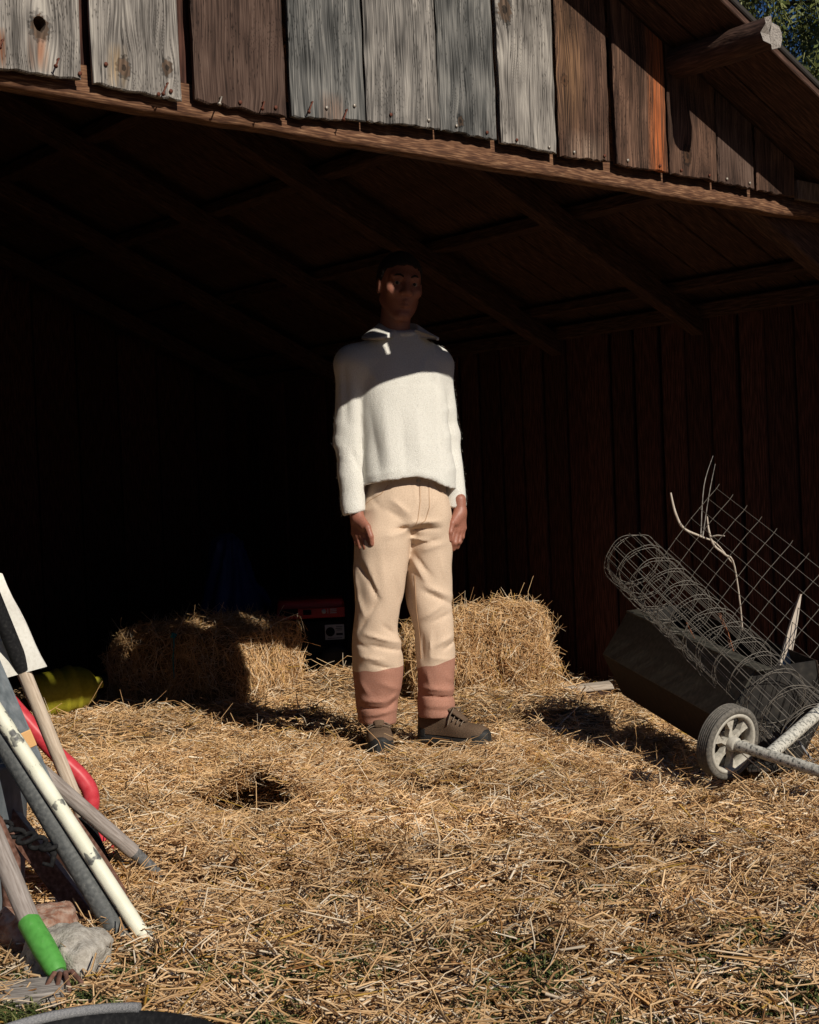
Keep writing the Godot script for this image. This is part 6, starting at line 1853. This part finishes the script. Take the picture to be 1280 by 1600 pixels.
# ---------------------------------------------------------------- things in the dark of the barn
func build_clutter() -> void:
	var o := thing("yellow_jug", "yellow ribbed plastic jug lying in shade at the straw edge", "jug", Vector3(-1.66, 0.05, -6.6))
	var st := st_new()
	var yt := frame(Vector3.ZERO, Vector3(0.82, 0.12, -0.55))
	lathe(st, [Vector2(0, -0.155), Vector2(0.06, -0.152), Vector2(0.095, -0.135), Vector2(0.105, -0.11), Vector2(0.105, -0.03), Vector2(0.112, -0.024), Vector2(0.112, -0.008), Vector2(0.105, -0.002), Vector2(0.105, 0.03), Vector2(0.113, 0.036), Vector2(0.113, 0.052), Vector2(0.103, 0.06), Vector2(0.095, 0.10), Vector2(0.07, 0.14), Vector2(0.035, 0.16), Vector2(0, 0.162)], yt, 36)
	part("shell", done(st), M.yellow, o)
	part("spout", tube_mesh([yt * Vector3(0, 0.155, 0), yt * Vector3(0, 0.2, 0)], [0.03, 0.028], 16), M.yellow, o)
	part("cap", tube_mesh([yt * Vector3(0, 0.19, 0), yt * Vector3(0, 0.215, 0)], [0.034], 16), M.black, o)
	# generator
	o = thing("generator", "red and black portable generator in the dark behind the left bale", "generator", Vector3(-0.57, -0.06, -7.8))
	o.rotation.y = 0.08
	part("fuel_tank", sdf_mesh(func(p: Vector3) -> float:
		var q := p.abs() - Vector3(0.16, 0.03, 0.11)
		return Vector3(maxf(q.x, 0), maxf(q.y, 0), maxf(q.z, 0)).length() - 0.025, Vector3(-0.21, -0.07, -0.16), Vector3(0.21, 0.07, 0.16), 0.012), M.generator_red, o, Transform3D(Basis(), Vector3(0, 0.365, 0)))
	part("front_plate", box(Vector3(0.37, 0.055, 0.012), 0.004), M.generator_red, o, Transform3D(Basis(), Vector3(0, 0.345, 0.155)))
	part("engine_block", box(Vector3(0.3, 0.25, 0.22), 0.02), M.black, o, Transform3D(Basis(), Vector3(0, 0.17, 0)))
	part("control_panel", box(Vector3(0.34, 0.17, 0.02), 0.008), M.black, o, Transform3D(Basis(), Vector3(0, 0.215, 0.13)))
	var cp := part("label_plate", box(Vector3(0.105, 0.082, 0.004), 0.0018), M.label_grey, o, Transform3D(Basis(), Vector3(0.125, 0.235, 0.143)))
	var ds := st_new()
	lathe(ds, [Vector2(0, 0.012), Vector2(0.020, 0.012), Vector2(0.024, 0.008), Vector2(0.025, 0.0)], Transform3D(Basis(Vector3(1, 0, 0), PI / 2), Vector3(-0.024, 0.002, 0.002)), 24)
	part("dial", done(ds), M.black, cp)
	for q in [[0.026, 0.028, 0.035, 0.003], [0.024, 0.019, 0.038, 0.003], [0.026, 0.010, 0.03, 0.003], [0.026, -0.012, 0.036, 0.011], [0.0, -0.033, 0.08, 0.003]]:
		part("print_line", box(Vector3(q[2], q[3], 0.0012), 0.0003), M.black, cp, Transform3D(Basis(), Vector3(q[0], q[1], 0.0024)))
	# emblem and small lines on the red plate
	var es := st_new()
	lathe(es, [Vector2(0, 0.0015), Vector2(0.0125, 0.0015), Vector2(0.013, 0.0)], Transform3D(Basis(Vector3(1, 0, 0), PI / 2), Vector3(0.07, 0.352, 0.1615)), 20)
	part("emblem", done(es), M.label_grey, o)
	part("print_line", box(Vector3(0.003, 0.026, 0.0012), 0.0003), M.label_grey, o, Transform3D(Basis(), Vector3(0.092, 0.352, 0.1622)))
	for k in 3: part("print_line", box(Vector3(0.036, 0.0045, 0.0012), 0.0003), M.label_grey, o, Transform3D(Basis(), Vector3(0.121, 0.362 - k * 0.010, 0.1622)))
	part("print_plate", box(Vector3(0.10, 0.038, 0.0012), 0.0003), M.black, o, Transform3D(Basis(), Vector3(-0.12, 0.352, 0.1622)))
	part("print_plate", box(Vector3(0.045, 0.028, 0.0012), 0.0003), M.black, o, Transform3D(Basis(), Vector3(-0.02, 0.350, 0.1622)))
	for s in [-1.0, 1.0]:
		part("frame_tube", tube_mesh([Vector3(0.2 * s, 0.0, 0.16), Vector3(0.2 * s, 0.40, 0.16), Vector3(0.2 * s, 0.43, 0.13), Vector3(0.2 * s, 0.43, -0.13), Vector3(0.2 * s, 0.40, -0.16), Vector3(0.2 * s, 0.0, -0.16)], [0.012], 10), M.black, o)
	part("frame_tube", tube_mesh([Vector3(-0.2, 0.03, 0.16), Vector3(0.2, 0.03, 0.16)], [0.012], 10), M.black, o)
	part("frame_tube", tube_mesh([Vector3(-0.2, 0.03, -0.16), Vector3(0.2, 0.03, -0.16)], [0.012], 10), M.black, o)
	var wst := st_new()
	lathe(wst, [Vector2(0, 0.02), Vector2(0.05, 0.022), Vector2(0.078, 0.02), Vector2(0.085, 0.008), Vector2(0.085, -0.008), Vector2(0.078, -0.02), Vector2(0.05, -0.022), Vector2(0, -0.02)], Transform3D(Basis(Vector3(1, 0, 0), PI / 2), Vector3(0.12, 0.085, 0.2)), 32)
	part("wheel", done(wst), M.rubber, o)
	# blue tarpaulin heaped behind the bale
	o = thing("blue_tarpaulin", "crumpled dark blue tarpaulin heaped behind the left hay bale", "tarpaulin", Vector3(-1.03, -0.08, -8.1))
	var ft := func(p: Vector3) -> float:
		var d := cap_d(p, Vector3(0.0, 0.02, 0), Vector3(-0.03, 0.72, -0.02), 0.27, 0.09)
		d = smin(d, cap_d(p, Vector3(0.2, 0.02, 0.05), Vector3(0.12, 0.40, 0.03), 0.17, 0.08), 0.06)
		var a := atan2(p.z, p.x)
		return d - 0.016 * sin(a * 9.0 + p.y * 5.0) - 0.012 * low_noise.get_noise_3d(p.x * 6.0, p.y * 6.0, p.z * 6.0)
	part("sheet", sdf_mesh(ft, Vector3(-0.36, 0.0, -0.34), Vector3(0.44, 0.88, 0.34), 0.02, 1.8), M.blue_tarp, o)

# ---------------------------------------------------------------- trees past the roof
func build_tree() -> void:
	var sprig := st_new()
	for i in 16:      # a hanging spray of small flat needles
		var y := -0.018 * i
		var s := 1.0 if i % 2 else -1.0
		var len := 0.055 * (1.0 - i / 22.0)
		var a := Vector3(0, y, 0)
		var b := a + Vector3(s * len, -0.03, 0.012 * sin(i * 2.1))
		var side := Vector3(0.002, 0.009, 0.004)
		tri(sprig, a, b, (a + b) * 0.5 + side)
		tri(sprig, a, (a + b) * 0.5 - side, b)
	tube(sprig, [Vector3(0, 0.01, 0), Vector3(0.004, -0.15, 0), Vector3(0, -0.29, 0)], [0.003, 0.002, 0.001], 4, false)
	var mesh := done(sprig)
	var leaf := StandardMaterial3D.new()
	leaf.vertex_color_use_as_albedo = true
	leaf.roughness = 0.6
	leaf.backlight_enabled = true
	leaf.backlight = Color(0.12, 0.16, 0.04)
	var spec := [["sunlit drooping conifer just past the barn roof", Vector3(3.45, 0.0, -9.2), 9.0, 2.1, 15000, Color(0.06, 0.085, 0.016), Color(0.19, 0.20, 0.05)], ["darker conifer farther behind the sunlit one", Vector3(5.9, 0.0, -13.5), 12.0, 2.4, 3600, Color(0.02, 0.04, 0.014), Color(0.05, 0.075, 0.02)]]
	for s in spec:
		var t := thing("conifer_tree", s[0], "tree", s[1], "conifers behind the barn")
		var h: float = s[2]
		part("trunk", tube_mesh([Vector3(0, -0.1, 0), Vector3(0.03, h * 0.3, 0.02), Vector3(-0.03, h * 0.65, 0), Vector3(0, h, 0)], [0.2, 0.15, 0.08, 0.015], 12), M.bark, t)
		var xf := []
		var cols := PackedColorArray()
		var nb := 70
		for i in nb:
			var y := h * (0.16 + 0.8 * i / float(nb))
			var a := i * 2.399 + rng.randf_range(-0.3, 0.3)
			var len: float = s[3] * (1.02 - y / h) * rng.randf_range(0.8, 1.15) + 0.25
			var d := Vector3(cos(a), 0, sin(a))
			var p0 := Vector3(0, y, 0)
			var p1 := p0 + d * len * 0.55 + Vector3(0, 0.08, 0)
			var p2 := p0 + d * len + Vector3(0, -0.28 * len, 0)
			part("branch", tube_mesh([p0, p1, p2], [0.028, 0.016, 0.004], 6), M.bark, t)
			var per := int(s[4] / nb)
			for k in per:
				var f := pow(rng.randf(), 0.7)
				var p := p0.lerp(p1, f / 0.55) if f < 0.55 else p1.lerp(p2, (f - 0.55) / 0.45)
				p += d.cross(Vector3.UP) * rng.randfn(0.0, 0.12 + 0.14 * f) + Vector3(0, rng.randf_range(-0.14, 0.05), 0)
				var sc := rng.randf_range(0.7, 1.5)
				xf.append(Transform3D(Basis(Vector3.UP, rng.randf() * TAU) * Basis(Vector3(1, 0, 0), rng.randfn(0.0, 0.35)) * Basis.from_scale(Vector3.ONE * sc), p))
				cols.append((s[5] as Color).lerp(s[6], rng.randf()))
		var c := multi("crown", mesh, leaf, xf, cols, t)
		c.set_meta("kind", "stuff")
